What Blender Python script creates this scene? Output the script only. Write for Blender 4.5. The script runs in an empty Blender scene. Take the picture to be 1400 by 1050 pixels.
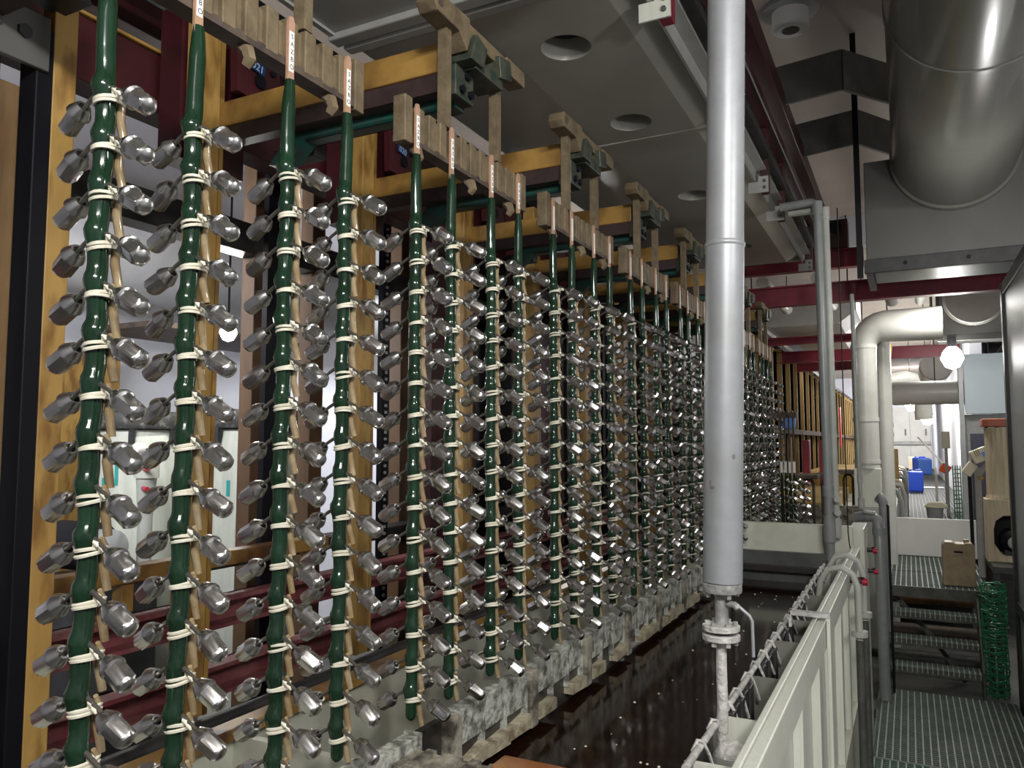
import bpy, bmesh, math, random
from mathutils import Vector, Matrix, Euler
random.seed(7)
S = bpy.context.scene
COL = S.collection
R = math.radians

# ------------------------------------------------------------------ camera, world, exposure
cam_d = bpy.data.cameras.new('camera')
cam_d.sensor_width = 36.0
cam_d.lens = 36.0 * 1060.0 / 1400.0
cam_d.clip_start = 0.05
cam = bpy.data.objects.new('camera', cam_d)
COL.objects.link(cam)
cam.location = (0, 0, 1.63)
cam.rotation_euler = (R(90 + 4.316), 0, R(27.016))
S.camera = cam
S.view_settings.view_transform = 'Standard'
S.view_settings.look = 'None'
S.view_settings.gamma = 1.0
S.view_settings.use_curve_mapping = False
S.view_settings.exposure = 0.12
W = bpy.data.worlds.new('world'); S.world = W; W.use_nodes = True
W.node_tree.nodes['Background'].inputs[0].default_value = (0.9, 0.95, 1.0, 1)
W.node_tree.nodes['Background'].inputs[1].default_value = 0.25

def area(name, loc, target, sx, sy, power, col=(1, 1, 1)):
    d = bpy.data.lights.new(name, 'AREA'); d.shape = 'RECTANGLE'; d.size = sx; d.size_y = sy
    d.energy = power; d.color = col
    o = bpy.data.objects.new(name, d); COL.objects.link(o); o.location = loc
    o.rotation_euler = (Vector(target) - Vector(loc)).to_track_quat('-Z', 'Y').to_euler()
    return o
def omni(name, loc, power, r=0.07, col=(1, 1, 1)):
    d = bpy.data.lights.new(name, 'POINT'); d.energy = power; d.shadow_soft_size = r; d.color = col
    o = bpy.data.objects.new(name, d); COL.objects.link(o); o.location = loc
    return o
WARM = (1.0, 0.985, 0.955)
area('aisle_tube_light', (0.9, -0.7, 2.9), (-0.8, 1.3, 1.5), 1.3, 0.10, 60, WARM)
omni('aisle_lamp', (0.40, -0.5, 2.75), 62, 0.06, WARM)  # added fill behind the camera, no fixture; lifts hood underside and racks
omni('aisle_lamp', (0.75, 1.15, 2.45), 30, 0.06, WARM)  # second added fill, kept out of frame
omni('platform_lamp', (0.40, 4.20, 2.45), 10, 0.06, WARM)  # added point light to brighten the floor grating, no fixture
area('steps_tube_light', (0.30, 6.75, 2.70), (0.0, 6.9, 0.6), 0.9, 0.15, 22, (1.0, 0.98, 0.94))  # area light over the steps, without a visible fixture
area('wall_tube_light', (-2.9, 1.2, 2.45), (-5.0, 3.6, 1.4), 1.2, 0.15, 46, (0.95, 0.96, 1.0))  # added area lights to brighten the left wall, no fixtures
area('wall_tube_light', (-3.2, 6.0, 2.8), (-5.0, 7.5, 1.4), 1.4, 0.2, 70, (0.95, 0.96, 1.0))
area('corridor_tube_light', (0.35, 12.5, 3.6), (0.3, 12.5, 0.6), 1.6, 0.3, 55, (1.0, 0.99, 0.96))  # fill along the corridor, no fixtures built for these
area('corridor_tube_light', (0.35, 21.0, 3.6), (0.3, 21, 0.6), 3.0, 0.4, 230, (1.0, 0.99, 0.97))
area('corridor_tube_light', (0.1, 28.5, 3.6), (0.1, 31, 1.0), 2.0, 0.4, 330, (1.0, 0.99, 0.97))  # added to brighten the far end of the corridor
area('line_tube_light', (-0.75, 12.0, 2.75), (-1.4, 13.0, 1.4), 6.0, 0.2, 16, (1.0, 0.97, 0.9))  # area light on the far boards, without a visible fixture

# ------------------------------------------------------------------ materials
MATS = {}
def mat(name, c, rough=0.5, metal=0.0, c2=None, scale=8.0, lo=0.42, hi=0.62, bump=0.0, bscale=30.0,
        stretch=None, emit=None, coat=0.0, alpha=1.0, trans=0.0, r2=None, c3=None, scale3=3.0, spec=0.5):
    m = bpy.data.materials.new(name); m.use_nodes = True
    nt = m.node_tree; b = nt.nodes['Principled BSDF']
    b.inputs['Base Color'].default_value = (*c, 1)
    b.inputs['Roughness'].default_value = rough
    b.inputs['Metallic'].default_value = metal
    b.inputs['Coat Weight'].default_value = coat
    b.inputs['Specular IOR Level'].default_value = spec
    b.inputs['Coat Roughness'].default_value = 0.08
    b.inputs['Alpha'].default_value = alpha
    b.inputs['Transmission Weight'].default_value = trans
    def coords():
        tc = nt.nodes.new('ShaderNodeTexCoord'); mp = nt.nodes.new('ShaderNodeMapping')
        nt.links.new(tc.outputs['Object'], mp.inputs['Vector'])
        if stretch: mp.inputs['Scale'].default_value = stretch
        return mp.outputs['Vector']
    if c2:
        v = coords()
        n = nt.nodes.new('ShaderNodeTexNoise'); n.inputs['Scale'].default_value = scale
        n.inputs['Detail'].default_value = 6; n.inputs['Roughness'].default_value = 0.65
        nt.links.new(v, n.inputs['Vector'])
        rp = nt.nodes.new('ShaderNodeValToRGB')
        rp.color_ramp.elements[0].position = lo; rp.color_ramp.elements[0].color = (*c, 1)
        rp.color_ramp.elements[1].position = hi; rp.color_ramp.elements[1].color = (*c2, 1)
        nt.links.new(n.outputs['Fac'], rp.inputs['Fac'])
        out = rp.outputs['Color']
        if c3:
            n3 = nt.nodes.new('ShaderNodeTexNoise'); n3.inputs['Scale'].default_value = scale3
            n3.inputs['Detail'].default_value = 5
            nt.links.new(v, n3.inputs['Vector'])
            r3 = nt.nodes.new('ShaderNodeValToRGB')
            r3.color_ramp.elements[0].position = 0.5; r3.color_ramp.elements[1].position = 0.66
            nt.links.new(n3.outputs['Fac'], r3.inputs['Fac'])
            mx = nt.nodes.new('ShaderNodeMix'); mx.data_type = 'RGBA'
            nt.links.new(r3.outputs['Color'], mx.inputs['Factor'])
            nt.links.new(out, mx.inputs[6]); mx.inputs[7].default_value = (*c3, 1)
            out = mx.outputs[2]
        nt.links.new(out, b.inputs['Base Color'])
        if r2 is not None:
            mr = nt.nodes.new('ShaderNodeMapRange')
            mr.inputs['To Min'].default_value = rough; mr.inputs['To Max'].default_value = r2
            mr.inputs['From Min'].default_value = lo; mr.inputs['From Max'].default_value = hi
            nt.links.new(n.outputs['Fac'], mr.inputs['Value'])
            nt.links.new(mr.outputs['Result'], b.inputs['Roughness'])
    if bump:
        n2 = nt.nodes.new('ShaderNodeTexNoise'); n2.inputs['Scale'].default_value = bscale
        n2.inputs['Detail'].default_value = 4
        nt.links.new(coords(), n2.inputs['Vector'])
        bp = nt.nodes.new('ShaderNodeBump'); bp.inputs['Strength'].default_value = bump
        bp.inputs['Distance'].default_value = 0.01
        nt.links.new(n2.outputs['Fac'], bp.inputs['Height'])
        nt.links.new(bp.outputs['Normal'], b.inputs['Normal'])
    if emit:
        b.inputs['Emission Color'].default_value = (*emit[:3], 1)
        b.inputs['Emission Strength'].default_value = emit[3]
    MATS[name] = m
    return m
M = MATS
mat('green_coat', (0.007, 0.023, 0.011), 0.13, c2=(0.010, 0.034, 0.017), scale=9)
mat('rubber_band', (0.76, 0.73, 0.61), 0.5, c2=(0.66, 0.62, 0.49), scale=60)
mat('clear_tube', (0.27, 0.19, 0.095), 0.14, c2=(0.37, 0.29, 0.175), scale=25, coat=0.4)
mat('steel_wire', (0.16, 0.15, 0.13), 0.4, 0.7)
mat('nut_metal', (0.60, 0.59, 0.575), 0.27, 1.0, c2=(0.55, 0.54, 0.525), scale=40)
mat('copper', (0.56, 0.33, 0.24), 0.45, 0.35, c2=(0.45, 0.30, 0.16), scale=30)
mat('bronze', (0.19, 0.145, 0.085), 0.62, 0.25, c2=(0.085, 0.062, 0.036), scale=22, lo=0.4, hi=0.75, bump=0.25, bscale=60)
mat('bronze_dark', (0.10, 0.075, 0.055), 0.6, 0.2, c2=(0.05, 0.035, 0.03), scale=14)
mat('verdigris', (0.022, 0.036, 0.028), 0.5, 0.2, c2=(0.075, 0.075, 0.052), scale=18)
mat('green_paint', (0.012, 0.075, 0.06), 0.4, c2=(0.03, 0.05, 0.045), scale=15)
mat('label_white', (0.85, 0.85, 0.82), 0.5)
mat('ink', (0.05, 0.06, 0.07), 0.6)
mat('yellow', (0.43, 0.265, 0.075), 0.5, c2=(0.33, 0.19, 0.05), scale=7, lo=0.35, hi=0.7, c3=(0.20, 0.10, 0.022), scale3=16, stretch=(1, 1, 0.35))
mat('yellow_arm', (0.37, 0.215, 0.055), 0.42, c2=(0.27, 0.15, 0.035), scale=9, lo=0.4, hi=0.7, c3=(0.09, 0.035, 0.015), scale3=5)
mat('tan_board', (0.17, 0.10, 0.038), 0.6, c2=(0.10, 0.055, 0.022), scale=10, stretch=(1, 1, 0.15))
mat('brown_post', (0.115, 0.06, 0.025), 0.6, c2=(0.075, 0.04, 0.018), scale=8, stretch=(1, 1, 0.2))
mat('red_machine', (0.055, 0.008, 0.012), 0.42, c2=(0.032, 0.006, 0.008), scale=6)
mat('red_worn', (0.17, 0.03, 0.038), 0.6, c2=(0.29, 0.12, 0.12), scale=7, lo=0.42, hi=0.72)
mat('red_beam', (0.26, 0.024, 0.046), 0.4, c2=(0.20, 0.019, 0.037), scale=4)
mat('black', (0.005, 0.005, 0.008), 0.5, spec=0.2)
mat('black_iron', (0.02, 0.02, 0.021), 0.5, c2=(0.035, 0.035, 0.036), scale=12)
mat('hood_grey', (0.42, 0.41, 0.365), 0.30, c2=(0.38, 0.37, 0.33), scale=3)
mat('hood_light', (0.36, 0.36, 0.34), 0.4, c2=(0.31, 0.31, 0.29), scale=4)
mat('hole_dark', (0.05, 0.052, 0.05), 0.6)
mat('pale_plastic', (0.62, 0.63, 0.53), 0.4, c2=(0.55, 0.56, 0.46), scale=4, c3=(0.48, 0.46, 0.36), scale3=2.0)
mat('cream_plastic', (0.56, 0.58, 0.49), 0.45, c2=(0.66, 0.66, 0.60), scale=9, lo=0.35, hi=0.75, stretch=(8, 8, 0.6))
mat('trough_grey', (0.19, 0.20, 0.17), 0.5, c2=(0.11, 0.10, 0.08), scale=8, lo=0.45, hi=0.8)
mat('crust', (0.42, 0.43, 0.38), 0.8, c2=(0.12, 0.12, 0.10), scale=32, lo=0.44, hi=0.60, bump=0.6, bscale=70)
mat('crust_dirty', (0.30, 0.28, 0.22), 0.8, c2=(0.05, 0.04, 0.03), scale=16, lo=0.40, hi=0.62, bump=0.7, bscale=40)
mat('ledge', (0.42, 0.38, 0.27), 0.7, c2=(0.20, 0.16, 0.10), scale=22, bump=0.5, bscale=60)
mat('rust', (0.20, 0.065, 0.015), 0.35, c2=(0.30, 0.16, 0.07), scale=14, lo=0.48, hi=0.72)
mat('dark_lining', (0.020, 0.018, 0.017), 0.3, c2=(0.045, 0.04, 0.035), scale=9)
mat('liquid', (0.011, 0.004, 0.0022), 0.10, bump=0.02, bscale=4, spec=0.36)
mat('galvanised', (0.285, 0.295, 0.31), 0.42, 0.25, c2=(0.34, 0.35, 0.365), scale=14, lo=0.35, hi=0.7, c3=(0.255, 0.26, 0.26), scale3=4)
mat('flange_dirty', (0.26, 0.26, 0.25), 0.6, 0.3, c2=(0.48, 0.48, 0.46), scale=24, bump=0.4, bscale=60)
mat('crusted_rod', (0.42, 0.41, 0.39), 0.7, 0.1, c2=(0.62, 0.61, 0.58), scale=30, bump=0.7, bscale=70)
mat('white_duct', (0.60, 0.60, 0.55), 0.32, c2=(0.52, 0.52, 0.47), scale=3)
mat('grey_duct', (0.19, 0.19, 0.165), 0.28, c2=(0.17, 0.17, 0.148), scale=2, coat=0.3)
mat('plenum_grey', (0.085, 0.085, 0.078), 0.4, c2=(0.10, 0.10, 0.093), scale=2)
mat('skirt_grey', (0.065, 0.068, 0.064), 0.35, c2=(0.095, 0.098, 0.092), scale=5)
mat('ceiling_beige', (0.50, 0.425, 0.365), 0.7, c2=(0.55, 0.47, 0.405), scale=1.2, bump=0.2, bscale=3)
mat('wall_white', (0.62, 0.63, 0.69), 0.7, c2=(0.68, 0.69, 0.74), scale=2)
mat('floor_dark', (0.07, 0.07, 0.065), 0.6, c2=(0.10, 0.10, 0.09), scale=3)
mat('grate_bar', (0.30, 0.33, 0.29), 0.55, c2=(0.22, 0.26, 0.22), scale=20)
mat('grate_dark', (0.085, 0.11, 0.093), 0.6, c2=(0.13, 0.155, 0.13), scale=12)
mat('grate_green', (0.06, 0.13, 0.10), 0.55, c2=(0.10, 0.14, 0.11), scale=9)
mat('stair_iron', (0.05, 0.052, 0.045), 0.6, c2=(0.09, 0.09, 0.08), scale=14)
mat('partition_white', (0.58, 0.57, 0.54), 0.5, c2=(0.52, 0.51, 0.48), scale=2)
mat('jerry_beige', (0.34, 0.26, 0.155), 0.5, c2=(0.21, 0.155, 0.09), scale=14, lo=0.40, hi=0.72)
mat('net_green', (0.01, 0.20, 0.075), 0.35, c2=(0.015, 0.13, 0.05), scale=20)
mat('frp_column', (0.64, 0.54, 0.37), 0.5, c2=(0.52, 0.42, 0.27), scale=10, stretch=(5, 5, 0.5))
mat('cap_orange', (0.50, 0.16, 0.09), 0.6, c2=(0.38, 0.10, 0.05), scale=12)
mat('pvc_grey', (0.22, 0.235, 0.23), 0.35, c2=(0.27, 0.28, 0.27), scale=6)
mat('pvc_pale', (0.42, 0.43, 0.39), 0.4, c2=(0.36, 0.37, 0.33), scale=6)
mat('blue_plastic', (0.008, 0.05, 0.42), 0.35)
mat('blue_light', (0.02, 0.14, 0.62), 0.35)
mat('blue_tape', (0.10, 0.25, 0.65), 0.5)
mat('orange', (0.70, 0.10, 0.02), 0.5)
mat('red_valve', (0.40, 0.01, 0.03), 0.4)
mat('teal_stain', (0.02, 0.30, 0.28), 0.5)
mat('tank_white', (0.52, 0.54, 0.47), 0.5, c2=(0.42, 0.44, 0.38), scale=6, stretch=(3, 3, 0.5))
mat('pane_glass', (0.40, 0.43, 0.44), 0.4, alpha=0.7)
mat('grey_panel', (0.36, 0.37, 0.37), 0.4, c2=(0.31, 0.32, 0.32), scale=4)
mat('navy', (0.018, 0.020, 0.035), 0.5)
mat('navy_blue', (0.01, 0.03, 0.10), 0.4)
mat('pale_blue', (0.35, 0.50, 0.70), 0.5)
mat('frp_pale', (0.52, 0.48, 0.36), 0.5)
mat('pale_panel', (0.45, 0.52, 0.56), 0.5)
mat('yellow_far', (0.40, 0.25, 0.085), 0.55, c2=(0.31, 0.185, 0.06), scale=5, stretch=(1, 1, 0.25))
mat('wall_duct_grey', (0.30, 0.30, 0.31), 0.4, c2=(0.26, 0.26, 0.27), scale=3)
mat('rail_dark', (0.028, 0.016, 0.016), 0.5, c2=(0.05, 0.03, 0.028), scale=9)
mat('duct_beige', (0.50, 0.47, 0.44), 0.4, c2=(0.45, 0.42, 0.39), scale=3)
mat('grate_dim', (0.065, 0.067, 0.06), 0.6, spec=0.2)
mat('board_edge', (0.45, 0.33, 0.16), 0.6)
mat('mustard', (0.42, 0.27, 0.045), 0.5, c2=(0.28, 0.17, 0.03), scale=5)
mat('scuff', (0.16, 0.145, 0.125), 0.6)
mat('brown_rail', (0.05, 0.033, 0.022), 0.8, spec=0.1)
mat('corridor_dark', (0.03, 0.031, 0.029), 0.7, spec=0.2)
mat('matt_black', (0.004, 0.004, 0.006), 0.9, spec=0.0)
mat('lid_dark', (0.035, 0.035, 0.033), 0.6, c2=(0.20, 0.20, 0.18), scale=30, lo=0.5, hi=0.7)
mat('concrete', (0.38, 0.38, 0.37), 0.8, c2=(0.30, 0.30, 0.29), scale=8)
mat('bulb', (1, 1, 1), 0.3, emit=(1.0, 0.99, 0.95, 320.0))
mat('bulb_far', (1, 1, 1), 0.3, emit=(1.0, 0.99, 0.95, 200.0))
mat('bulb_corridor', (1, 1, 1), 0.3, emit=(1.0, 0.99, 0.95, 110.0))
mat('cloth_pale', (0.66, 0.62, 0.45), 0.8)

# ------------------------------------------------------------------ mesh helpers
ORG = {}
class MB:
    def __init__(s): s.v = []; s.f = []; s.sm = []
    def add(s, vs, fs):
        o = len(s.v); s.v += [tuple(p) for p in vs]; s.f += [tuple(i + o for i in f) for f in fs]; return s
    def box(s, x0, x1, y0, y1, z0, z1):
        vs = [(x0, y0, z0), (x1, y0, z0), (x1, y1, z0), (x0, y1, z0), (x0, y0, z1), (x1, y0, z1), (x1, y1, z1), (x0, y1, z1)]
        return s.add(vs, [(0, 3, 2, 1), (4, 5, 6, 7), (0, 1, 5, 4), (1, 2, 6, 5), (2, 3, 7, 6), (3, 0, 4, 7)])
    def boxr(s, c, size, rot):
        m = Matrix.Translation(c) @ Euler(rot).to_matrix().to_4x4()
        a, b, d = [q / 2 for q in size]
        vs = [m @ Vector(p) for p in [(-a, -b, -d), (a, -b, -d), (a, b, -d), (-a, b, -d), (-a, -b, d), (a, -b, d), (a, b, d), (-a, b, d)]]
        return s.add(vs, [(0, 3, 2, 1), (4, 5, 6, 7), (0, 1, 5, 4), (1, 2, 6, 5), (2, 3, 7, 6), (3, 0, 4, 7)])
    def beam(s, p0, p1, w, h, up=(0, 0, 1)):
        p0 = Vector(p0); p1 = Vector(p1); d = (p1 - p0).normalized()
        a = d.cross(Vector(up)).normalized() * w / 2; b = a.cross(d).normalized() * h / 2
        vs = [p0 - a - b, p0 + a - b, p0 + a + b, p0 - a + b, p1 - a - b, p1 + a - b, p1 + a + b, p1 - a + b]
        return s.add(vs, [(0, 1, 2, 3), (7, 6, 5, 4), (0, 4, 5, 1), (1, 5, 6, 2), (2, 6, 7, 3), (3, 7, 4, 0)])
    def tube(s, pts, r, n=8, caps=True):
        pts = [Vector(p) for p in pts]; rs = r if isinstance(r, (list, tuple)) else [r] * len(pts)
        o = len(s.v); ref = None
        for i, p in enumerate(pts):
            d = (pts[min(i + 1, len(pts) - 1)] - pts[max(i - 1, 0)]).normalized()
            if ref is None:
                ref = Vector((0, 0, 1)) if abs(d.z) < 0.9 else Vector((1, 0, 0))
            a = (ref - d * ref.dot(d)).normalized(); ref = a
            b = d.cross(a)
            for k in range(n):
                t = 2 * math.pi * k / n
                s.v.append(tuple(p + (a * math.cos(t) + b * math.sin(t)) * rs[i]))
        for i in range(len(pts) - 1):
            for k in range(n):
                k2 = (k + 1) % n
                s.f.append((o + i * n + k, o + i * n + k2, o + (i + 1) * n + k2, o + (i + 1) * n + k))
        if caps:
            s.f.append(tuple(o + k for k in reversed(range(n))))
            e = o + (len(pts) - 1) * n
            s.f.append(tuple(e + k for k in range(n)))
        return s
    def cyl(s, p0, p1, r0, r1=None, n=16, caps=True):
        return s.tube([p0, p1], [r0, r0 if r1 is None else r1], n, caps)
    def lathe(s, prof, c=(0, 0, 0), n=20, ax='z', cap=True):
        o = len(s.v)
        for (r, h) in prof:
            for k in range(n):
                t = 2 * math.pi * k / n; a, b = r * math.cos(t), r * math.sin(t)
                p = (a, b, h) if ax == 'z' else ((h, a, b) if ax == 'x' else (b, h, a))
                s.v.append((p[0] + c[0], p[1] + c[1], p[2] + c[2]))
        for i in range(len(prof) - 1):
            for k in range(n):
                k2 = (k + 1) % n
                s.f.append((o + i * n + k, o + i * n + k2, o + (i + 1) * n + k2, o + (i + 1) * n + k))
        if cap:
            s.f.append(tuple(o + k for k in reversed(range(n))))
            e = o + (len(prof) - 1) * n
            s.f.append(tuple(e + k for k in range(n)))
        return s
    def prism(s, poly, a, b, ax='y'):
        n = len(poly)
        def P(p, t): return (p[0], t, p[1]) if ax == 'y' else ((t, p[0], p[1]) if ax == 'x' else (p[0], p[1], t))
        o = len(s.v)
        s.v += [P(p, a) for p in poly] + [P(p, b) for p in poly]
        s.f.append(tuple(o + i for i in range(n))); s.f.append(tuple(o + n + i for i in reversed(range(n))))
        for i in range(n):
            j = (i + 1) % n
            s.f.append((o + i, o + n + i, o + n + j, o + j))
        return s
    def mesh(s, name, m, org=(0, 0, 0), smooth=None):
        me = bpy.data.meshes.new(name)
        me.from_pydata([(x - org[0], y - org[1], z - org[2]) for x, y, z in s.v], [], s.f)
        bm = bmesh.new(); bm.from_mesh(me); bmesh.ops.recalc_face_normals(bm, faces=bm.faces); bm.to_mesh(me); bm.free()
        me.materials.append(M[m])
        if smooth:
            me.shade_smooth(); me.set_sharp_from_angle(angle=R(smooth))
        return me
    def build(s, name, m, parent=None, smooth=None, bevel=0, org=None, local=False):
        """world-coordinate geometry -> one object; origin at org (or the parent's origin)"""
        o_ = org
        if parent is not None: o_ = (0, 0, 0) if local else ORG[parent.name]
        if o_ is None:
            xs, ys, zs = zip(*s.v); o_ = ((min(xs) + max(xs)) / 2, (min(ys) + max(ys)) / 2, min(zs))
        ob = bpy.data.objects.new(name, s.mesh(name, m, o_, smooth)); COL.objects.link(ob)
        if parent is not None:
            ob.parent = parent; ORG[ob.name] = ORG[parent.name]
        else:
            ob.location = o_; ORG[ob.name] = o_
        if bevel:
            md = ob.modifiers.new('bevel', 'BEVEL'); md.width = bevel; md.segments = 2; md.limit_method = 'ANGLE'
        return ob

def thing(name, label, cat, loc=(0, 0, 0), group=None):
    o = bpy.data.objects.new(name, None); COL.objects.link(o); o.location = loc; o.empty_display_size = 0.05
    ORG[o.name] = tuple(loc); o['label'] = label; o['category'] = cat
    if group: o['group'] = group
    return o
def tag(o, label, cat, group=None, kind=None):
    o['label'] = label; o['category'] = cat
    if group: o['group'] = group
    if kind: o['kind'] = kind
    return o
def struct(o): o['kind'] = 'structure'; return o
def link_copy(src, parent=None, loc=None, name=None):
    c = src.copy(); COL.objects.link(c)
    if parent is not None: c.parent = parent
    if loc is not None: c.location = loc
    return c
def copy_tree(root, loc, label=None, group=None):
    r = link_copy(root, None, loc); ORG[r.name] = tuple(loc)
    if label: r['label'] = label
    if group: r['group'] = group
    for ch in list(root.children):
        c = link_copy(ch, r)
        for g in list(ch.children): link_copy(g, c)
    return r
def text_mb(txt, size):
    cu = bpy.data.curves.new('text', 'FONT'); cu.body = txt; cu.size = size; cu.align_x = 'CENTER'; cu.align_y = 'CENTER'
    cu.extrude = 0.0002
    ob = bpy.data.objects.new('text', cu); COL.objects.link(ob)
    dg = bpy.context.evaluated_depsgraph_get(); dg.update()
    me = bpy.data.meshes.new_from_object(ob.evaluated_get(dg))
    b = MB().add([v.co for v in me.vertices], [tuple(p.vertices) for p in me.polygons])
    bpy.data.objects.remove(ob); bpy.data.curves.remove(cu); bpy.data.meshes.remove(me)
    return b
def xf(mb, m):
    mb.v = [tuple(m @ Vector(p)) for p in mb.v]; return mb
ORDN = ['first', 'second', 'third', 'fourth', 'fifth', 'sixth', 'seventh', 'eighth', 'ninth', 'tenth', 'eleventh', 'twelfth',
        'thirteenth', 'fourteenth', 'fifteenth', 'sixteenth', 'seventeenth', 'eighteenth', 'nineteenth', 'twentieth',
        'twenty-first', 'twenty-second', 'twenty-third', 'twenty-fourth']

# ------------------------------------------------------------------ room shell
struct(MB().box(-5.2, 2.4, -3.0, 34, -0.30, -0.06).build('floor', 'floor_dark'))
struct(MB().box(-5.2, 2.4, -3.0, 34, 4.2, 4.3).build('ceiling', 'ceiling_beige'))
struct(MB().box(-5.3, -5.1, -3.0, 34, -0.30, 4.2).build('wall_left', 'wall_white'))
struct(MB().box(2.3, 2.5, -3.0, 34, -0.30, 4.2).build('wall_right', 'wall_white'))
struct(MB().box(-5.2, 2.4, 33.8, 34, -0.06, 4.2).build('wall_far', 'wall_white'))
struct(MB().box(-5.2, 2.4, -3.1, -2.95, -0.06, 4.2).build('wall_near', 'wall_white'))
# ------------------------------------------------------------------ plating racks with lug nuts
RX = -0.907; PITCH = 0.71; Y0 = 0.87; NR = 8
SP_OFF = (-0.245, -0.105, 0.085, 0.235)
NODE = [2.085 - 0.0635 * i for i in range(16)]
def spine_mb(y, seed):
    rnd = random.Random(seed); mb = MB(); n = 12
    zs = []; z = 2.238
    while z > 1.085: zs.append(z); z -= 0.0071
    zs += [1.083, 1.079, 1.075]
    ph = rnd.uniform(0, 6)
    amp = [rnd.uniform(0.7, 1.3) for _ in NODE]
    o = 0
    for i, z in enumerate(zs):
        if z > 2.13: rx, ry = 0.0075 + 0.003 * min(1, (2.238 - z) / 0.04), 0.0092 + 0.0034 * min(1, (2.238 - z) / 0.05)
        else: rx, ry = 0.0112, 0.0128
        cy = 0.0018 * math.sin(z * 23 + ph)
        if z < 1.12: ry *= 0.92
        for a, zn in zip(amp, NODE):
            dz_ = z - zn - 0.004
            g = math.exp(-(dz_ / (0.009 if dz_ > 0 else 0.017)) ** 2) * a
            ry += 0.0014 * g; rx += 0.0030 * g; cy -= 0.0040 * g
        if z < 1.0835: f = {1.083: 0.95, 1.079: 0.75, 1.075: 0.35}[z]; rx *= f; ry *= f
        for k in range(n):
            t = 2 * math.pi * k / n
            mb.v.append((RX + rx * math.cos(t), y + cy + ry * math.sin(t), z))
    N = len(zs)
    for i in range(N - 1):
        for k in range(n):
            k2 = (k + 1) % n
            mb.f.append((i * n + k, i * n + k2, (i + 1) * n + k2, (i + 1) * n + k))
    mb.f.append(tuple(range(n))); mb.f.append(tuple((N - 1) * n + k for k in range(n)))
    return mb
def hook_mb(s, y, zn, seg=6, mb=None):
    mb = mb or MB()
    return mb.tube([(RX + s * 0.006, y, zn), (RX + s * 0.018, y, zn - 0.004), (RX + s * 0.030, y, zn - 0.0100), (RX + s * (0.054 if s > 0 else 0.049), y, zn - 0.0226)],
                   [0.0046, 0.0034, 0.0031, 0.0029], seg)
def band_mb(y, zn, rnd, mb=None, near=True):
    mb = mb or MB()
    for j in range(2 if near else 1):
        z0 = zn - 0.015 - 0.0052 * j; tl = rnd.uniform(-0.003, 0.003); n = 14 if near else 8
        pts = []
        for k in range(n + 1):
            t = 2 * math.pi * k / n
            pts.append((RX + 0.0025 + 0.0152 * math.cos(t), y + 0.004 + 0.0185 * math.sin(t), z0 + tl * math.sin(t) + 0.0025 * math.cos(t)))
        mb.tube(pts, 0.0025 if near else 0.0032, 5 if near else 4, False)
    if near:
        for (dx, dz, r) in ((0.020, -0.0065, 0.0042), (0.0285, -0.0120, 0.0038)):
            c = (RX + dx, y + rnd.uniform(-0.002, 0.002), zn + dz)
            mb.tube([(c[0] - 0.004, c[1], c[2] - 0.004), (c[0] - 0.002, c[1], c[2] + 0.001), (c[0] + 0.002, c[1], c[2] - 0.001), (c[0] + 0.004, c[1], c[2] - 0.004)],
                    [r * 0.6, r, r, r * 0.6], 7)
        mb.tube([(RX + 0.014, y + 0.008, z0 + 0.004), (RX + 0.02, y + 0.004, zn - 0.009)], 0.0021, 5)
    return mb
def tube_mb(y, zn, rnd, mb=None, seg=7):
    mb = mb or MB(); e = rnd.uniform(0.0, 0.004); L = rnd.uniform(0.060, 0.074)
    return mb.tube([(RX + 0.013, y + 0.010, zn - 0.001), (RX + 0.009, y + 0.0165, zn - 0.012), (RX + 0.004, y + 0.0195, zn - 0.035), (RX + 0.007 + e, y + 0.0225, zn - L)],
                   [0.0030, 0.0052, 0.0062, 0.0054], seg)

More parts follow.
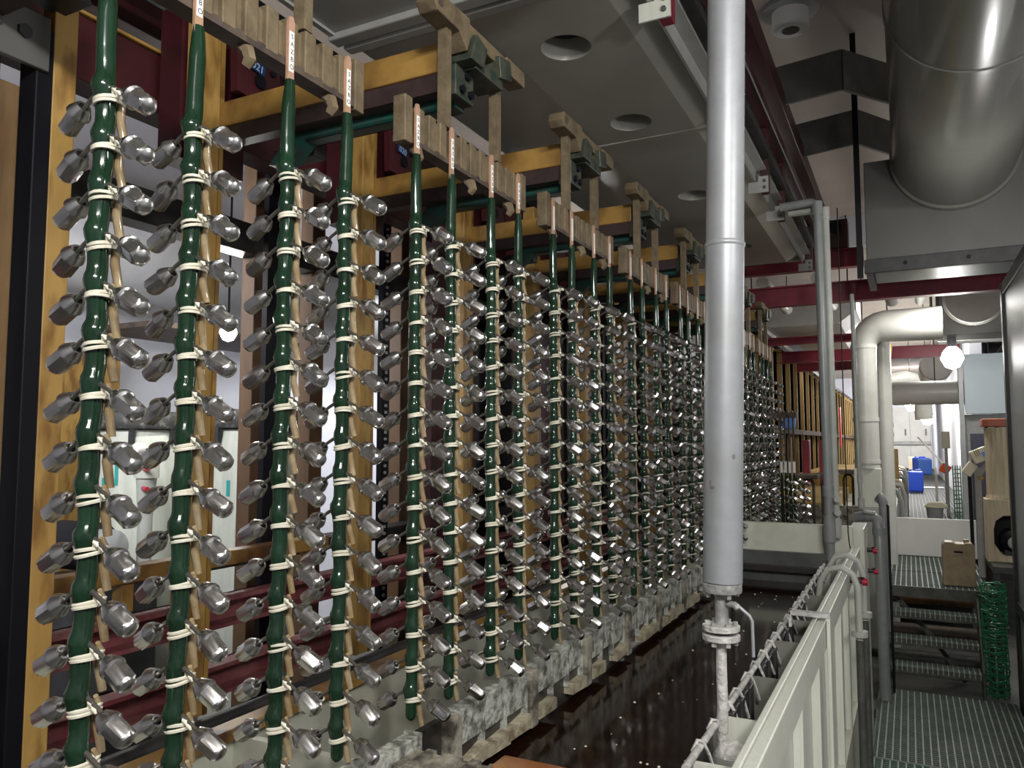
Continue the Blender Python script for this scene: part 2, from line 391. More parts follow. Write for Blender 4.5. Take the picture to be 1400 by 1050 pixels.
def make_rack(kk, near):
    yc = Y0 + PITCH * kk
    t = thing('plating_rack', '', 'rack', (RX, yc, 1.075), 'plating racks hanging in the row')
    for si, off in enumerate(SP_OFF):
        y = yc + off; rnd = random.Random(si * 7 + kk * 31)
        sp = spine_mb(y, si).build('spine', 'green_coat', t, smooth=50)
        if near:
            for zn in NODE:
                for s in (-1, 1): hook_mb(s, y, zn).build('hook', 'steel_wire', sp, smooth=50)
                band_mb(y, zn, rnd).build('band', 'rubber_band', sp, smooth=60)
                tube_mb(y, zn, rnd).build('tube', 'clear_tube', sp, smooth=60)
        else:
            hb, bb, tb = MB(), MB(), MB()
            for zn in NODE:
                for s in (-1, 1): hook_mb(s, y, zn, 4, hb)
                band_mb(y, zn, rnd, bb, False); tube_mb(y, zn, rnd, tb, 4)
            for nm, b_, m_ in (('hooks', hb, 'steel_wire'), ('bands', bb, 'rubber_band'), ('tubes', tb, 'clear_tube')):
                b_.build(nm, m_, sp, smooth=60)['kind'] = 'stuff'
        st = MB().add([(RX + x_, y + a, z) for (a, z) in ((-0.0075, 2.225), (0.0075, 2.225), (0.0075, 2.338), (0.004, 2.348), (-0.004, 2.348), (-0.0075, 2.338)) for x_ in (-0.0025, 0.0025)],
                      [(0, 2, 4, 6, 8, 10), (1, 3, 5, 7, 9, 11)] + [(2 * i, 2 * i + 1, (2 * i + 3) % 12, (2 * i + 2) % 12) for i in range(6)])
        cs = st.build('copper_strip', 'copper', t)
        MB().box(RX + 0.0026, RX + 0.0032, y - 0.0052, y + 0.0052, 2.252, 2.322).build('sticker', 'label_white', cs)
        if kk < 2:
            for q, ch in enumerate('SAZBO'):
                g = xf(text_mb(ch, 0.0115), Matrix.Translation((RX + 0.0035, y + 0.0006, 2.313 - q * 0.0132)) @ Matrix(((0, 0, 1, 0), (1, 0, 0, 0), (0, 1, 0, 0), (0, 0, 0, 1))))
                g.build('print', 'ink', cs)
    # notched bar: shallow back bar with raised blocks
    MB().box(RX - 0.032, RX - 0.012, yc - 0.280, yc + 0.280, 2.276, 2.338).build('bar', 'bronze', t)
    ys = [yc - 0.285 + 0.0455 * i for i in range(13)]
    for i, yy in enumerate(ys):
        h = 0.012 if i in (0, 12) else 0.0
        b = MB().box(RX - 0.034, RX - 0.0028, yy, yy + 0.0275, 2.270 - h, 2.346 + h)
        b.build('block', 'bronze', t, bevel=0.002)
    MB().box(RX - 0.038, RX - 0.004, yc - 0.28, yc + 0.28, 2.262, 2.276).build('under_strip', 'bronze_dark', t)
    for off in (-0.23, 0.0, 0.20):
        c = MB(); yy = yc + off
        c.tube([(RX - 0.022, yy, 2.264), (RX - 0.010, yy + 0.002, 2.252), (RX - 0.006, yy + 0.003, 2.238), (RX - 0.014, yy + 0.002, 2.228)], [0.010, 0.0115, 0.011, 0.008], 6)
        c.build('clip', 'bronze', t, smooth=40)
    for off in (-0.115, 0.130):
        MB().box(RX - 0.026, RX - 0.0026, yc + off - 0.011, yc + off + 0.011, 2.347, 2.590).build('hanger_bar', 'bronze', t)
    return t
RACK_LAB = ['nearest plating rack at far left, green spines cut off by the top of the frame',
            'second plating rack from the left, hung from the big pierced crossbar',
            'third plating rack from the left, behind the second', 'fourth plating rack from the left, near the middle of the row',
            'fifth plating rack from the left, in the dense part of the row', 'sixth plating rack from the left, just left of the grey pipe',
            'seventh plating rack from the left, mostly behind the grey pipe', 'farthest plating rack of the row, just right of the grey pipe']
racks = []
for kk in range(NR):
    if kk < 3: rt = make_rack(kk, True)
    elif kk == 3: rt = make_rack(3, False); far_proto = rt
    else: rt = copy_tree(far_proto, (RX, Y0 + PITCH * kk, 1.075))
    rt['label'] = RACK_LAB[kk]; racks.append(rt)

# lug nut: conical seat with bore, collar, hexagon, domed closed end; axis +z points to the closed end
def nut_rings(n):
    ap = 0.0120
    def hexr(k):
        t = (360.0 * k / n) % 60
        return ap / math.cos(R(t - 30))
    pr = [('r', 0.0056, -0.010), ('r', 0.0060, -0.0252), ('r', 0.0090, -0.0256), ('r', 0.0150, -0.0140), ('r', 0.0156, -0.0102), ('r', 0.0132, -0.0086),
          ('h', 1.0, -0.0074), ('h', 1.0, 0.0175), ('r', 0.0117, 0.0192), ('r', 0.0104, 0.0215), ('r', 0.0070, 0.0238), ('r', 0.0028, 0.0248)]
    return pr, hexr
def nut_mb(n=12, mb=None, mx=None):
    mb = mb or MB(); pr, hexr = nut_rings(n); o = len(mb.v)
    if n == 6: pr = [q for i, q in enumerate(pr) if i not in (0, 4, 9)]
    for kind, r, h in pr:
        for k in range(n):
            rr = r if kind == 'r' else hexr(k)
            t = 2 * math.pi * k / n
            p = Vector((rr * math.cos(t), rr * math.sin(t), h))
            mb.v.append(tuple(mx @ p if mx else p))
    N = len(pr)
    for i in range(N - 1):
        for k in range(n):
            k2 = (k + 1) % n
            mb.f.append((o + i * n + k, o + i * n + k2, o + (i + 1) * n + k2, o + (i + 1) * n + k))
    mb.f.append(tuple(o + k for k in range(n))); mb.f.append(tuple(o + (N - 1) * n + k for k in range(n)))
    return mb
nut_me = nut_mb(24).mesh('lug_nut', 'nut_metal', smooth=24)
cam_m = cam.rotation_euler.to_matrix().inverted()
def pix(p):
    v = cam_m @ (Vector(p) - Vector(cam.location))
    return (700 + 1060 * v.x / -v.z, 525 - 1060 * v.y / -v.z) if v.z < 0 else (-9, -9)
def nut_matrix(s, y, zn, rnd):
    d = Vector((s * math.cos(R(30 + rnd.uniform(-5, 7))), rnd.uniform(-0.13, 0.13), -0.5)).normalized()
    q = d.to_track_quat('Z', 'Y').to_matrix().to_4x4()
    c = Vector((RX + (0.066 if s > 0 else -0.061), y, zn - 0.0295))
    return Matrix.Translation(c) @ q @ Matrix.Rotation(rnd.uniform(0, math.pi), 4, 'Z')
rest = MB(); cnt = 0; rnd = random.Random(11)
for kk in range(NR):
    for si, off in enumerate(SP_OFF):
        y = Y0 + PITCH * kk + off; ci = kk * 4 + si
        for s in (1, -1):
            for i, zn in enumerate(NODE):
                mx = nut_matrix(s, y, zn, rnd); px = pix(mx.translation)
                if cnt < 300 and 0 < px[0] < 1400 and 0 < px[1] < 1050:
                    o = bpy.data.objects.new('lug_nut', nut_me); COL.objects.link(o); o.matrix_world = mx; cnt += 1
                    tag(o, 'silver lug nut on %s hook, %s from the top, %s green spine from the left' % ('right' if s > 0 else 'left', ORDN[i], ORDN[ci]),
                        'lug nut', 'silver lug nuts hooked on the racks')
                else: nut_mb(6, rest, mx)
ro = rest.build('lug_nuts', 'nut_metal', smooth=28)
tag(ro, 'hundreds of silver lug nuts crowding the farther rack spines', 'lug nuts', kind='stuff')

# ------------------------------------------------------------------ rack carriers: pierced crossbar, saddle, yellow arm and post
def make_carrier():
    yc = Y0
    t = thing('rack_carrier', '', 'carrier', (-1.72, yc, 0.9), 'rack carriers of the plating line')
    # crossbar along y, wedge end with a bore at -y
    cb = MB(); x0, x1 = RX - 0.034, RX + 0.016
    cb.prism([(yc - 0.208, 2.602), (yc - 0.190, 2.583), (yc - 0.095, 2.580), (yc - 0.06, 2.548), (yc - 0.045, 2.590), (yc - 0.05, 2.632), (yc - 0.195, 2.628)], x0, x1, 'x')
    cb.box(x0 + 0.004, x1 - 0.004, yc - 0.05, yc + 0.15, 2.588, 2.624)
    cb.box(x0, x1, yc + 0.14, yc + 0.245, 2.585, 2.627)
    b = cb.build('crossbar', 'bronze', t, bevel=0.003)
    MB().cyl((x0 - 0.001, yc - 0.180, 2.606), (x1 + 0.001, yc - 0.180, 2.606), 0.011, n=14).build('bore', 'bronze_dark', b, smooth=40)
    sd = MB()
    sd.prism([(yc - 0.06, 2.53), (yc + 0.0, 2.53), (yc + 0.02, 2.585), (yc - 0.035, 2.60)], RX - 0.05, RX + 0.026, 'x')
    sd.prism([(yc + 0.09, 2.545), (yc + 0.15, 2.56), (yc + 0.14, 2.61), (yc + 0.08, 2.60)], RX - 0.05, RX + 0.026, 'x')
    sd.box(RX - 0.06, RX + 0.015, yc - 0.02, yc + 0.12, 2.525, 2.555)
    sd.build('saddle', 'verdigris', t, bevel=0.003)
    MB().box(RX - 0.065, RX - 0.02, yc - 0.055, yc + 0.03, 2.455, 2.545).build('end_block', 'verdigris', t, bevel=0.003)
    for (yy, zz) in ((-0.03, 2.475), (0.01, 2.475), (-0.005, 2.515)):
        MB().cyl((RX - 0.02, yc + yy, zz), (RX - 0.012, yc + yy, zz), 0.011, n=6).build('bolt', 'black', t)
    MB().box(-1.75, RX - 0.055, yc - 0.062, yc - 0.008, 2.516, 2.588).build('arm', 'yellow_arm', t, bevel=0.004)
    MB().box(-1.70, RX - 0.06, yc - 0.055, yc - 0.015, 2.470, 2.516).build('arm_rail', 'rail_dark', t)
    ch = MB().box(-1.43, RX - 0.05, yc - 0.010, yc + 0.034, 2.446, 2.454).box(-1.43, RX - 0.05, yc + 0.030, yc + 0.034, 2.446, 2.492).box(-1.43, RX - 0.05, yc - 0.010, yc - 0.006, 2.446, 2.480)
    ch.prism([(-1.43, 2.446), (-1.43, 2.49), (-1.50, 2.47), (-1.56, 2.40), (-1.50, 2.39)], yc - 0.01, yc + 0.034, 'y')
    ch.build('channel', 'green_paint', t)
    MB().box(-1.765, -1.700, yc - 0.125, yc - 0.060, 0.905, 2.86).build('post', 'yellow', t, bevel=0.004)
    MB().box(-1.765, -1.700, yc - 0.0595, yc - 0.046, 0.905, 2.86).build('post_strip', 'yellow_arm', t)
    # red bracket plate with holes
    rp = MB().prism([(yc - 0.08, 2.60), (yc + 0.055, 2.59), (yc + 0.085, 2.63), (yc + 0.08, 2.72), (yc + 0.04, 2.80), (yc - 0.09, 2.86)], -1.64, -1.615, 'x')
    rp.box(-1.86, -1.775, yc - 0.135, yc + 0.10, 2.42, 2.86).box(-1.775, -1.64, yc + 0.02, yc + 0.05, 2.60, 2.80)
    pl = rp.build('bracket', 'red_machine', t)
    for (a, z, r) in ((-0.060, 2.735, 0.013), (0.015, 2.715, 0.013), (0.050, 2.70, 0.010), (0.0, 2.655, 0.020)):
        MB().cyl((-1.616, yc + a, z), (-1.607, yc + a, z), r, n=10).build('bolt', 'black', pl)
    MB().cyl((-1.52, yc + 0.075, 2.505), (-1.52, yc + 0.075, 2.60), 0.030, n=16).cyl((-1.52, yc + 0.075, 2.47), (-1.52, yc + 0.075, 2.51), 0.034, n=16).build('roller', 'bronze_dark', t, smooth=40)
    MB().box(-1.60, -1.45, yc + 0.05, yc + 0.10, 2.43, 2.47).build('roller_foot', 'black_iron', t, bevel=0.004)
    return t
CAR_LAB = ['rack carrier above the nearest rack, only its yellow arm end and hanger showing', 'rack carrier with pierced bronze crossbar and blue 021 number plate',
           'rack carrier over the third rack, yellow arm reaching from its post', 'rack carrier over the fourth rack, shiny crossbar end',
           'rack carrier over the fifth rack', 'rack carrier over the sixth rack, just left of the grey pipe',
           'rack carrier over the seventh rack, hidden by the grey pipe', 'rack carrier over the farthest rack, right of the grey pipe']
c0 = make_carrier(); carriers = [c0]; c0['label'] = CAR_LAB[0]
for kk in range(1, NR):
    carriers.append(copy_tree(c0, (-1.72, Y0 + PITCH * kk, 0.9), CAR_LAB[kk]))
for ch in list(c0.children):
    if ch.name.split('.')[0] in ('channel', 'roller', 'roller_foot'): bpy.data.objects.remove(ch)
for kk, txt in ((1, '021'), (2, '020')):
    c = carriers[kk]; yc = Y0 + PITCH * kk
    br = [q for q in c.children if q.name.startswith('bracket')][0]; ORG[br.name] = ORG[c.name]
    tilt = Matrix.Rotation(R(-8), 4, 'X')
    base = Matrix.Translation((-1.6085, yc - 0.012, 2.690)) @ tilt
    p_ = MB().box(-0.0015, 0.0015, -0.032, 0.026, -0.014, 0.016); xf(p_, base).build('number_plate', 'navy_blue', br)
    g = text_mb(txt, 0.030)
    xf(g, base @ Matrix.Translation((0.0019, -0.002, 0.0)) @ Matrix(((0, 0, 1, 0), (1, 0, 0, 0), (0, 1, 0, 0), (0, 0, 0, 1)))).build('digits', 'pale_blue', br)

# ------------------------------------------------------------------ machine frame behind the racks
def beam(name, m, x0, x1, y0, y1, z0, z1, label, cat='beam', bevel=0.004, group=None):
    return tag(MB().box(x0, x1, y0, y1, z0, z1).build(name, m, bevel=bevel), label, cat, group)
def channel_beam(name, m, xc, y0, y1, z0, z1, label, w=0.07):
    b = MB().box(xc - w, xc - w + 0.012, y0, y1, z0, z1).box(xc - w, xc, y0, y1, z0, z0 + 0.012).box(xc - w, xc, y0, y1, z1 - 0.012, z1)
    return tag(b.build(name, m), label, 'beam')
beam('guide_beam', 'red_machine', -1.98, -1.88, -0.4, 7.0, 2.57, 2.74, 'dark red upper guide beam running behind the yellow posts')
beam('cable_tray', 'yellow_arm', -1.99, -1.87, -0.4, 6.8, 2.742, 2.752, 'thin yellow strip lying along the top of the red guide beam', 'strip')
beam('top_beam', 'red_machine', -2.35, -2.15, -0.4, 7.0, 2.95, 3.15, 'dark red box beam at the very top of the machine frame')
beam('chain_guard', 'black', -1.87, -1.72, -0.4, 7.0, 2.87, 2.98, 'black chain guard along the carrier post tops', 'guard')  # black box widened to fill the dark gap beside the hood
beam('back_beam', 'black_iron', -2.40, -2.30, -0.4, 7.0, 2.38, 2.50, 'black rail below the red guide beam, seen behind the lug nuts', 'rail')
channel_beam('lower_beam', 'red_worn', -1.87, -0.2, 7.0, 1.07, 1.158, 'upper of two worn red channel beams low behind the racks')
channel_beam('lower_beam', 'red_worn', -1.86, -0.2, 7.0, 0.875, 0.965, 'lower of two worn red channel beams low behind the racks')
beam('cable_duct', 'black_iron', -1.66, -1.60, -0.2, 7.0, 0.835, 0.865, 'black cable duct under the carrier posts', 'duct')
beam('angle_rail', 'yellow_arm', -1.35, -1.30, 0.6, 7.2, 0.995, 1.022, 'stained yellow angle rail on top of the pale tank wall', 'rail')
tag(MB().cyl((-1.44, 0.4, 0.985), (-1.44, 7.0, 0.985), 0.022, n=12).build('conduit', 'black_iron', smooth=40), 'black conduit beside the stained yellow rail', 'conduit')
tag(MB().cyl((-1.52, 0.4, 0.95), (-1.52, 7.0, 0.95), 0.014, n=12).build('conduit', 'grey_panel', smooth=40), 'thin grey conduit running below the lower red beam', 'conduit')
# left mast: yellow board, black channel, tan board
t = thing('lift_mast', 'lift mast at the far left edge with yellow board and black channel', 'mast', (-1.6, 0.97, -0.06))
MB().box(-1.63, -1.585, 0.972, 1.024, -0.06, 2.70).build('front_board', 'yellow', t, bevel=0.003)
MB().box(-1.64, -1.582, 0.935, 0.971, -0.06, 2.50).build('black_channel', 'black', t, bevel=0.003)
MB().box(-1.66, -1.60, 0.855, 0.915, -0.06, 2.36).build('back_board', 'tan_board', t, bevel=0.003)
MB().box(-1.66, -1.60, 0.775, 0.85, -0.06, 2.36).build('back_board', 'tan_board', t, bevel=0.003)
fp = MB().box(-1.585, -1.57, 0.78, 0.955, 2.40, 2.515).build('fish_plate', 'plenum_grey', t, bevel=0.003)
for yy in (0.84, 0.90): MB().cyl((-1.57, yy, 2.463), (-1.563, yy, 2.463), 0.015, n=6).build('bolt', 'black_iron', fp)
MB().box(-1.60, -1.50, 0.72, 0.995, 2.545, 2.60).build('head_rail', 'black_iron', t, bevel=0.003)
# chain strips and far-side posts
for q in range(7):
    yy = 2.12 + PITCH * q
    t = thing('chain_guide', 'black perforated chain guide behind the yellow posts, %s from the left' % ORDN[q], 'chain guide', (-2.1, yy, -0.06), 'black chain guides')
    MB().box(-2.125, -2.10, yy, yy + 0.055, -0.06, 2.86).build('strip', 'black', t)
    if 1 <= q < 3:
        lk = MB()
        for j in range(60): lk.box(-2.0995, -2.094, yy + 0.02, yy + 0.034, 0.95 + j * 0.030, 0.962 + j * 0.030)
        lk.build('links', 'grey_panel', t)['kind'] = 'stuff'
for q, yy in enumerate((2.28, 2.62, 3.30, 4.0, 4.7, 5.4)):
    tag(MB().box(-2.40, -2.33, yy, yy + 0.085, -0.06, 2.95).build('rear_post', 'brown_post', bevel=0.004),
        'brown rear post of the machine frame, %s from the left' % ORDN[q], 'post', 'brown rear posts')
for q, yy in enumerate((3.12, 4.55, 6.0)):
    tag(MB().box(-2.16, -2.02, yy, yy + 0.12, -0.06, 2.95).build('frame_column', 'red_machine', bevel=0.004),
        'dark red steel column of the machine frame, %s from the left' % ORDN[q], 'column', 'red frame columns')
tag(MB().box(-2.0, -1.94, 1.2, 2.3, 1.240, 1.285).box(-1.99, -1.95, 1.45, 1.49, 1.158, 1.240).box(-1.99, -1.95, 2.2, 2.24, 1.158, 1.240).build('cross_rail', 'yellow_arm', bevel=0.003), 'short yellow rail above the upper worn red beam', 'rail')
tag(MB().box(-2.32, -2.20, 1.2, 6.6, 1.18, 1.23).build('cable_duct', 'black_iron', bevel=0.003), 'black cable duct behind the worn red beams', 'duct')
#@@PART3

for q, (y0, y1) in enumerate(((3.45, 5.75), (6.45, 9.6))):  # black sheets added to darken the machine interior
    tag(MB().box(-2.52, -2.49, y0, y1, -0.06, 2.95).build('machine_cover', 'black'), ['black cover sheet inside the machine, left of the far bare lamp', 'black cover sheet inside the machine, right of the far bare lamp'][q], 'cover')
# ------------------------------------------------------------------ plating tanks
t = thing('plating_tank', 'long plating tank with white-crusted rim plates below the racks', 'tank', (-0.6, 2.8, -0.06))
MB().box(-1.34, -1.32, 0.5, 7.2, -0.06, 0.995).build('back_wall', 'pale_plastic', t)
MB().box(-0.905, -0.889, 0.5, 4.62, -0.06, 1.052).build('rim_wall', 'dark_lining', t)
MB().box(-1.32, -0.905, 0.5, 4.62, 0.52, 0.56).build('trough_floor', 'pale_plastic', t)
MB().box(-1.32, -0.285, 4.60, 4.66, -0.06, 1.178).build('end_wall', 'pale_plastic', t, bevel=0.004)
MB().box(-0.889, -0.40, 4.34, 4.37, 0.60, 1.055).build('end_plate', 'skirt_grey', t)
MB().box(-0.889, -0.40, 4.28, 4.34, 0.96, 0.985).build('end_ledge', 'dark_lining', t)
cw = MB(); nx = 26                                         # crusted near cross wall, uneven top
for i in range(nx):
    x0 = -0.889 + 0.51 * i / nx; x1 = x0 + 0.51 / nx
    dz = random.uniform(-0.006, 0.008) if i < 11 else 0.0
    cw.box(x0, x1, 1.245 - (0.02 if i < 9 else 0), 1.310, 0.70, 1.035 + dz)
cw.build('cross_wall', 'crust_dirty', t)
MB().box(-0.69, -0.385, 1.268, 1.322, 1.0355, 1.052).build('rusty_cap', 'rust', t, bevel=0.005)
MB().box(-1.32, -0.905, 1.265, 1.285, 0.56, 1.0).build('divider', 'pale_plastic', t)
rn = random.Random(4); y = 0.62; g = 0
while y < 4.55:
    if 1.25 < y < 1.42: y = 1.42
    if g % 4 == 3:
        MB().box(-0.91, -0.862, y, y + 0.042, 0.915, 1.056).build('post', 'crust_dirty', t, bevel=0.004); y += 0.052
    else:
        w = 0.098 + rn.uniform(-0.006, 0.006); h = rn.uniform(-0.004, 0.004)
        MB().box(-0.912, -0.876, y, y + w, 0.978 + rn.uniform(-0.004, 0.004), 1.058 + h).build('plate', 'crust', t, bevel=0.003)
        MB().box(-0.913, -0.873, y + w + 0.002, y + w + 0.008, 0.945, 1.060).build('strap', 'crust', t)
        if rn.random() < 0.72:
            MB().prism([(y - 0.004, 0.925), (y + w + 0.006, 0.918 + rn.uniform(0, .01)), (y + w + 0.006, 0.955 + rn.uniform(-.008, .008)), (y + w * 0.4, 0.948), (y - 0.004, 0.956)], -0.889, -0.862, 'x').build('ledge', 'ledge', t)
        y += w + 0.010
    g += 1
MB().box(-0.889, -0.40, 1.29, 4.35, 0.55, 0.60).build('floor_plate', 'dark_lining', t)
# plating solution with a few surface bubbles
lq = MB().box(-0.889, -0.392, 1.311, 4.34, 0.62, 0.90).build('plating_solution', 'liquid')
tag(lq, 'dark brown plating solution mirroring the racks in the tank', 'liquid')
fl = MB(); rn = random.Random(9)
for i in range(70):
    x, y, r = rn.uniform(-0.74, -0.42), 1.5 + 2.6 * rn.random() ** 1.3, rn.uniform(0.001, 0.0035)
    fl.lathe([(r * 1.3, 0), (r, r * 0.5), (r * 0.4, r * 0.8)], (x, y, 0.9001), 7)
tag(fl.build('bubbles', 'rubber_band', smooth=60), 'small pale bubbles scattered on the dark solution', 'bubbles', kind='stuff')

# overflow trough along the right side of the tank
t = thing('overflow_trough', 'cream overflow trough along the right side of the dark tank', 'trough', (-0.33, 2.8, -0.06))
MB().box(-0.292, -0.277, 0.9, 4.62, -0.06, 1.072).build('outer_wall', 'cream_plastic', t, bevel=0.003)
MB().box(-0.2768, -0.250, 0.9, 4.58, 0.985, 1.070).build('flange', 'cream_plastic', t, bevel=0.003)
MB().box(-0.2768, -0.250, 0.9, 4.58, -0.06, 0.42).build('base_band', 'pale_plastic', t)
yy = 1.25
while yy < 4.6:
    MB().box(-0.2768, -0.252, yy, yy + 0.030, 0.42, 0.984).build('rib', 'cream_plastic', t, bevel=0.002); yy += 0.40
MB().box(-0.398, -0.386, 1.311, 4.34, 0.55, 1.022).build('inner_wall', 'dark_lining', t)
MB().box(-0.386, -0.292, 0.9, 4.34, 0.80, 0.82).build('bottom', 'trough_grey', t)
for i, y in enumerate((1.515, 1.76, 2.125, 2.49, 2.85, 3.28, 3.64, 4.02)):
    MB().box(-0.386, -0.292, y, y + 0.014, 0.82, 1.022 + (0.01 if i % 2 else 0)).build('divider', 'cream_plastic' if i < 2 else 'trough_grey', t)
t = thing('anode_bag_rod', 'long crusted rod with wire loops and dark bags along the trough edge', 'rod', (-0.383, 2.7, 0.80))
MB().tube([(-0.384, 1.45, 1.036), (-0.382, 2.0, 1.038), (-0.383, 3.0, 1.037), (-0.386, 4.1, 1.037)], 0.0075, 8).build('rod', 'crusted_rod', t, smooth=50)
rn = random.Random(3); y = 1.56
while y < 4.05:
    a = rn.uniform(-0.012, 0.012)
    MB().tube([(-0.360, y + 0.035 + a, 0.978), (-0.370, y + 0.015, 1.022), (-0.378, y + 0.003, 1.047), (-0.388, y, 1.049), (-0.397, y + a, 1.028)], 0.0040, 6).build('wire_loop', 'crusted_rod', t, smooth=60)
    y += rn.uniform(0.10, 0.15)
for i, y in enumerate((1.80, 2.20, 2.56, 2.93, 3.36, 3.72)):
    b = MB()
    for j in range(5): b.prism([(y + j * 0.052, 0.84), (y + j * 0.052 + 0.05, 0.84), (y + j * 0.052 + 0.044, 1.028), (y + j * 0.052 + 0.006, 1.028)], -0.385 + 0.004 * (j % 2), -0.366 - 0.003 * (j % 2), 'x')
    b.build('bag', 'black_iron', t, bevel=0.003)
# strap bracket over the trough
t = thing('strap_bracket', 'crusted flat strap bent over the trough wall', 'bracket', (-0.25, 2.65, 0.55))
MB().box(-0.36, -0.236, 2.64, 2.675, 1.082, 1.096).box(-0.36, -0.35, 2.64, 2.675, 1.045, 1.096).build('top_strap', 'crusted_rod', t, bevel=0.003)
MB().box(-0.248, -0.236, 2.64, 2.675, 0.50, 1.083).build('down_leg', 'cream_plastic', t, bevel=0.003)
# float and black tubes at the pipe foot
t = thing('pipe_socket', 'crusted round foot under the grey pipe in the trough', 'pipe foot', (-0.345, 1.68, 0.82))
MB().lathe([(0.040, 0.82), (0.046, 0.90), (0.047, 0.965), (0.043, 0.975), (0.044, 0.985), (0.038, 0.995)], (-0.342, 1.66, 0), 18).build('cup', 'trough_grey', t, smooth=40)
MB().lathe([(0.036, 0.990), (0.034, 1.004), (0.024, 1.016), (0.010, 1.022)], (-0.342, 1.66, 0), 14).build('crust_cap', 'crusted_rod', t, smooth=70)
tag(MB().tube([(-0.37, 1.565, 0.955), (-0.315, 1.56, 0.975), (-0.30, 1.555, 0.93), (-0.298, 1.55, 0.82)], 0.021, 12).build('black_hose', 'black_iron', smooth=60), 'short black hose elbow in the near end of the trough', 'hose')

# big galvanised pipe with flanges
t = thing('vertical_pipe', 'thick grey vertical pipe in front of the racks, flanged at its foot', 'pipe', (-0.363, 1.70, 1.0))
def lean(z): return (-0.363 + (z - 1.33) * 0.0265, 1.70, z)
MB().tube([lean(1.335), lean(2.060)], 0.0412, 32).build('lower_tube', 'galvanised', t, smooth=40)
MB().tube([lean(2.060), lean(4.20)], 0.0405, 32).build('upper_tube', 'galvanised', t, smooth=40)
MB().tube([lean(2.055), lean(2.058), lean(2.064), lean(2.067)], [0.0412, 0.0432, 0.0432, 0.0405], 32).build('weld_ring', 'galvanised', t, smooth=50)
for (a_, z_, w_, h_) in ((-48, 1.60, 0.10, 0.012), (-112, 1.535, 0.16, 0.008), (-118, 1.545, 0.05, 0.012)):
    sc = MB(); lx = lean(z_)[0]
    for k_ in range(5):
        for zz_ in (-h_ * (0.4 + 0.6 * math.sin(k_ / 4 * math.pi)), h_ * (0.4 + 0.6 * math.sin(k_ / 4 * math.pi))):
            aa = R(a_) + w_ * (k_ - 2) / 2
            sc.v.append((lx + 0.0415 * math.cos(aa), 1.70 + 0.0415 * math.sin(aa), z_ + zz_ * 0.5))
    sc.f = [(2 * k_, 2 * k_ + 2, 2 * k_ + 3, 2 * k_ + 1) for k_ in range(4)]
    sc.build('scuff', 'scuff', t)
f1 = MB().lathe([(0.0395, 1.313), (0.0405, 1.316), (0.0405, 1.331), (0.037, 1.334)], (-0.3635, 1.70, 0), 28).build('flange', 'flange_dirty', t, smooth=30)
for k in range(4):
    a = R(35 + 90 * k); MB().cyl((-0.3635 + 0.032 * math.cos(a), 1.70 + 0.032 * math.sin(a), 1.303), (-0.3635 + 0.032 * math.cos(a), 1.70 + 0.032 * math.sin(a), 1.3135), 0.005, n=6).build('bolt', 'flange_dirty', f1)
MB().lathe([(0.0145, 1.24), (0.0140, 1.30), (0.0165, 1.314)], (-0.366, 1.70, 0), 16).build('neck', 'flange_dirty', t, smooth=40)
for z0, z1 in ((1.232, 1.245), (1.212, 1.226)):
    fo = MB().lathe([(0.036, z0), (0.039, z0 + 0.002), (0.039, z1 - 0.002), (0.036, z1)], (-0.368, 1.70, 0), 26).build('flange', 'crusted_rod', t, smooth=30)
    for k in range(6):
        a = R(10 + 60 * k); zz = (z1, z1 + 0.007) if z0 > 1.23 else (z0 - 0.009, z0)
        MB().cyl((-0.368 + 0.029 * math.cos(a), 1.70 + 0.029 * math.sin(a), zz[0]), (-0.368 + 0.029 * math.cos(a), 1.70 + 0.029 * math.sin(a), zz[1]), 0.0055, n=6).build('bolt', 'flange_dirty', fo)
MB().cyl((-0.368, 1.70, 1.225), (-0.368, 1.70, 1.233), 0.022, n=16).build('gasket', 'black_iron', t, smooth=40)
MB().tube([(-0.368, 1.70, 1.213), (-0.369, 1.70, 1.15), (-0.368, 1.70, 1.08), (-0.370, 1.70, 0.985)], [0.0105, 0.0115, 0.0118, 0.012], 14).build('drop_rod', 'crusted_rod', t, smooth=50)
MB().tube([(-0.356, 1.695, 1.290), (-0.335, 1.68, 1.292), (-0.328, 1.68, 1.285)], [0.006, 0.007, 0.008], 10).build('tap', 'flange_dirty', t, smooth=50)
MB().tube([(-0.330, 1.68, 1.293), (-0.324, 1.68, 1.287), (-0.305, 1.68, 1.272), (-0.300, 1.68, 1.262), (-0.299, 1.68, 1.19)], 0.0036, 8).build('tap_tube', 'galvanised', t, smooth=60)

# ------------------------------------------------------------------ exhaust hood above the racks
def plate_hole(mb, x0, x1, y0, y1, z, cx, cy, r, n=32):
    o = len(mb.v)
    for k in range(n):
        t_ = 2 * math.pi * k / n; c, s_ = math.cos(t_), math.sin(t_)
        mb.v.append((cx + r * c, cy + r * s_, z))
        sx = ((x1 - cx) / c if c > 0 else (x0 - cx) / c) if abs(c) > 1e-6 else 1e9
        sy = ((y1 - cy) / s_ if s_ > 0 else (y0 - cy) / s_) if abs(s_) > 1e-6 else 1e9
        q = min(sx, sy); mb.v.append((cx + q * c, cy + q * s_, z))
    for k in range(n):
        a, b = o + 2 * k, o + 2 * ((k + 1) % n)
        va, vb = mb.v[a + 1], mb.v[b + 1]
        if abs(va[0] - vb[0]) > 1e-6 and abs(va[1] - vb[1]) > 1e-6:
            cxn = x1 if max(va[0], vb[0]) > cx + 1e-6 and abs(max(va[0], vb[0]) - x1) < 1e-6 else x0
            cyn = y1 if abs(max(va[1], vb[1]) - y1) < 1e-6 else y0
            mb.v.append((cxn, cyn, z)); mb.f.append((a, a + 1, len(mb.v) - 1, b + 1, b))
        else: mb.f.append((a, a + 1, b + 1, b))
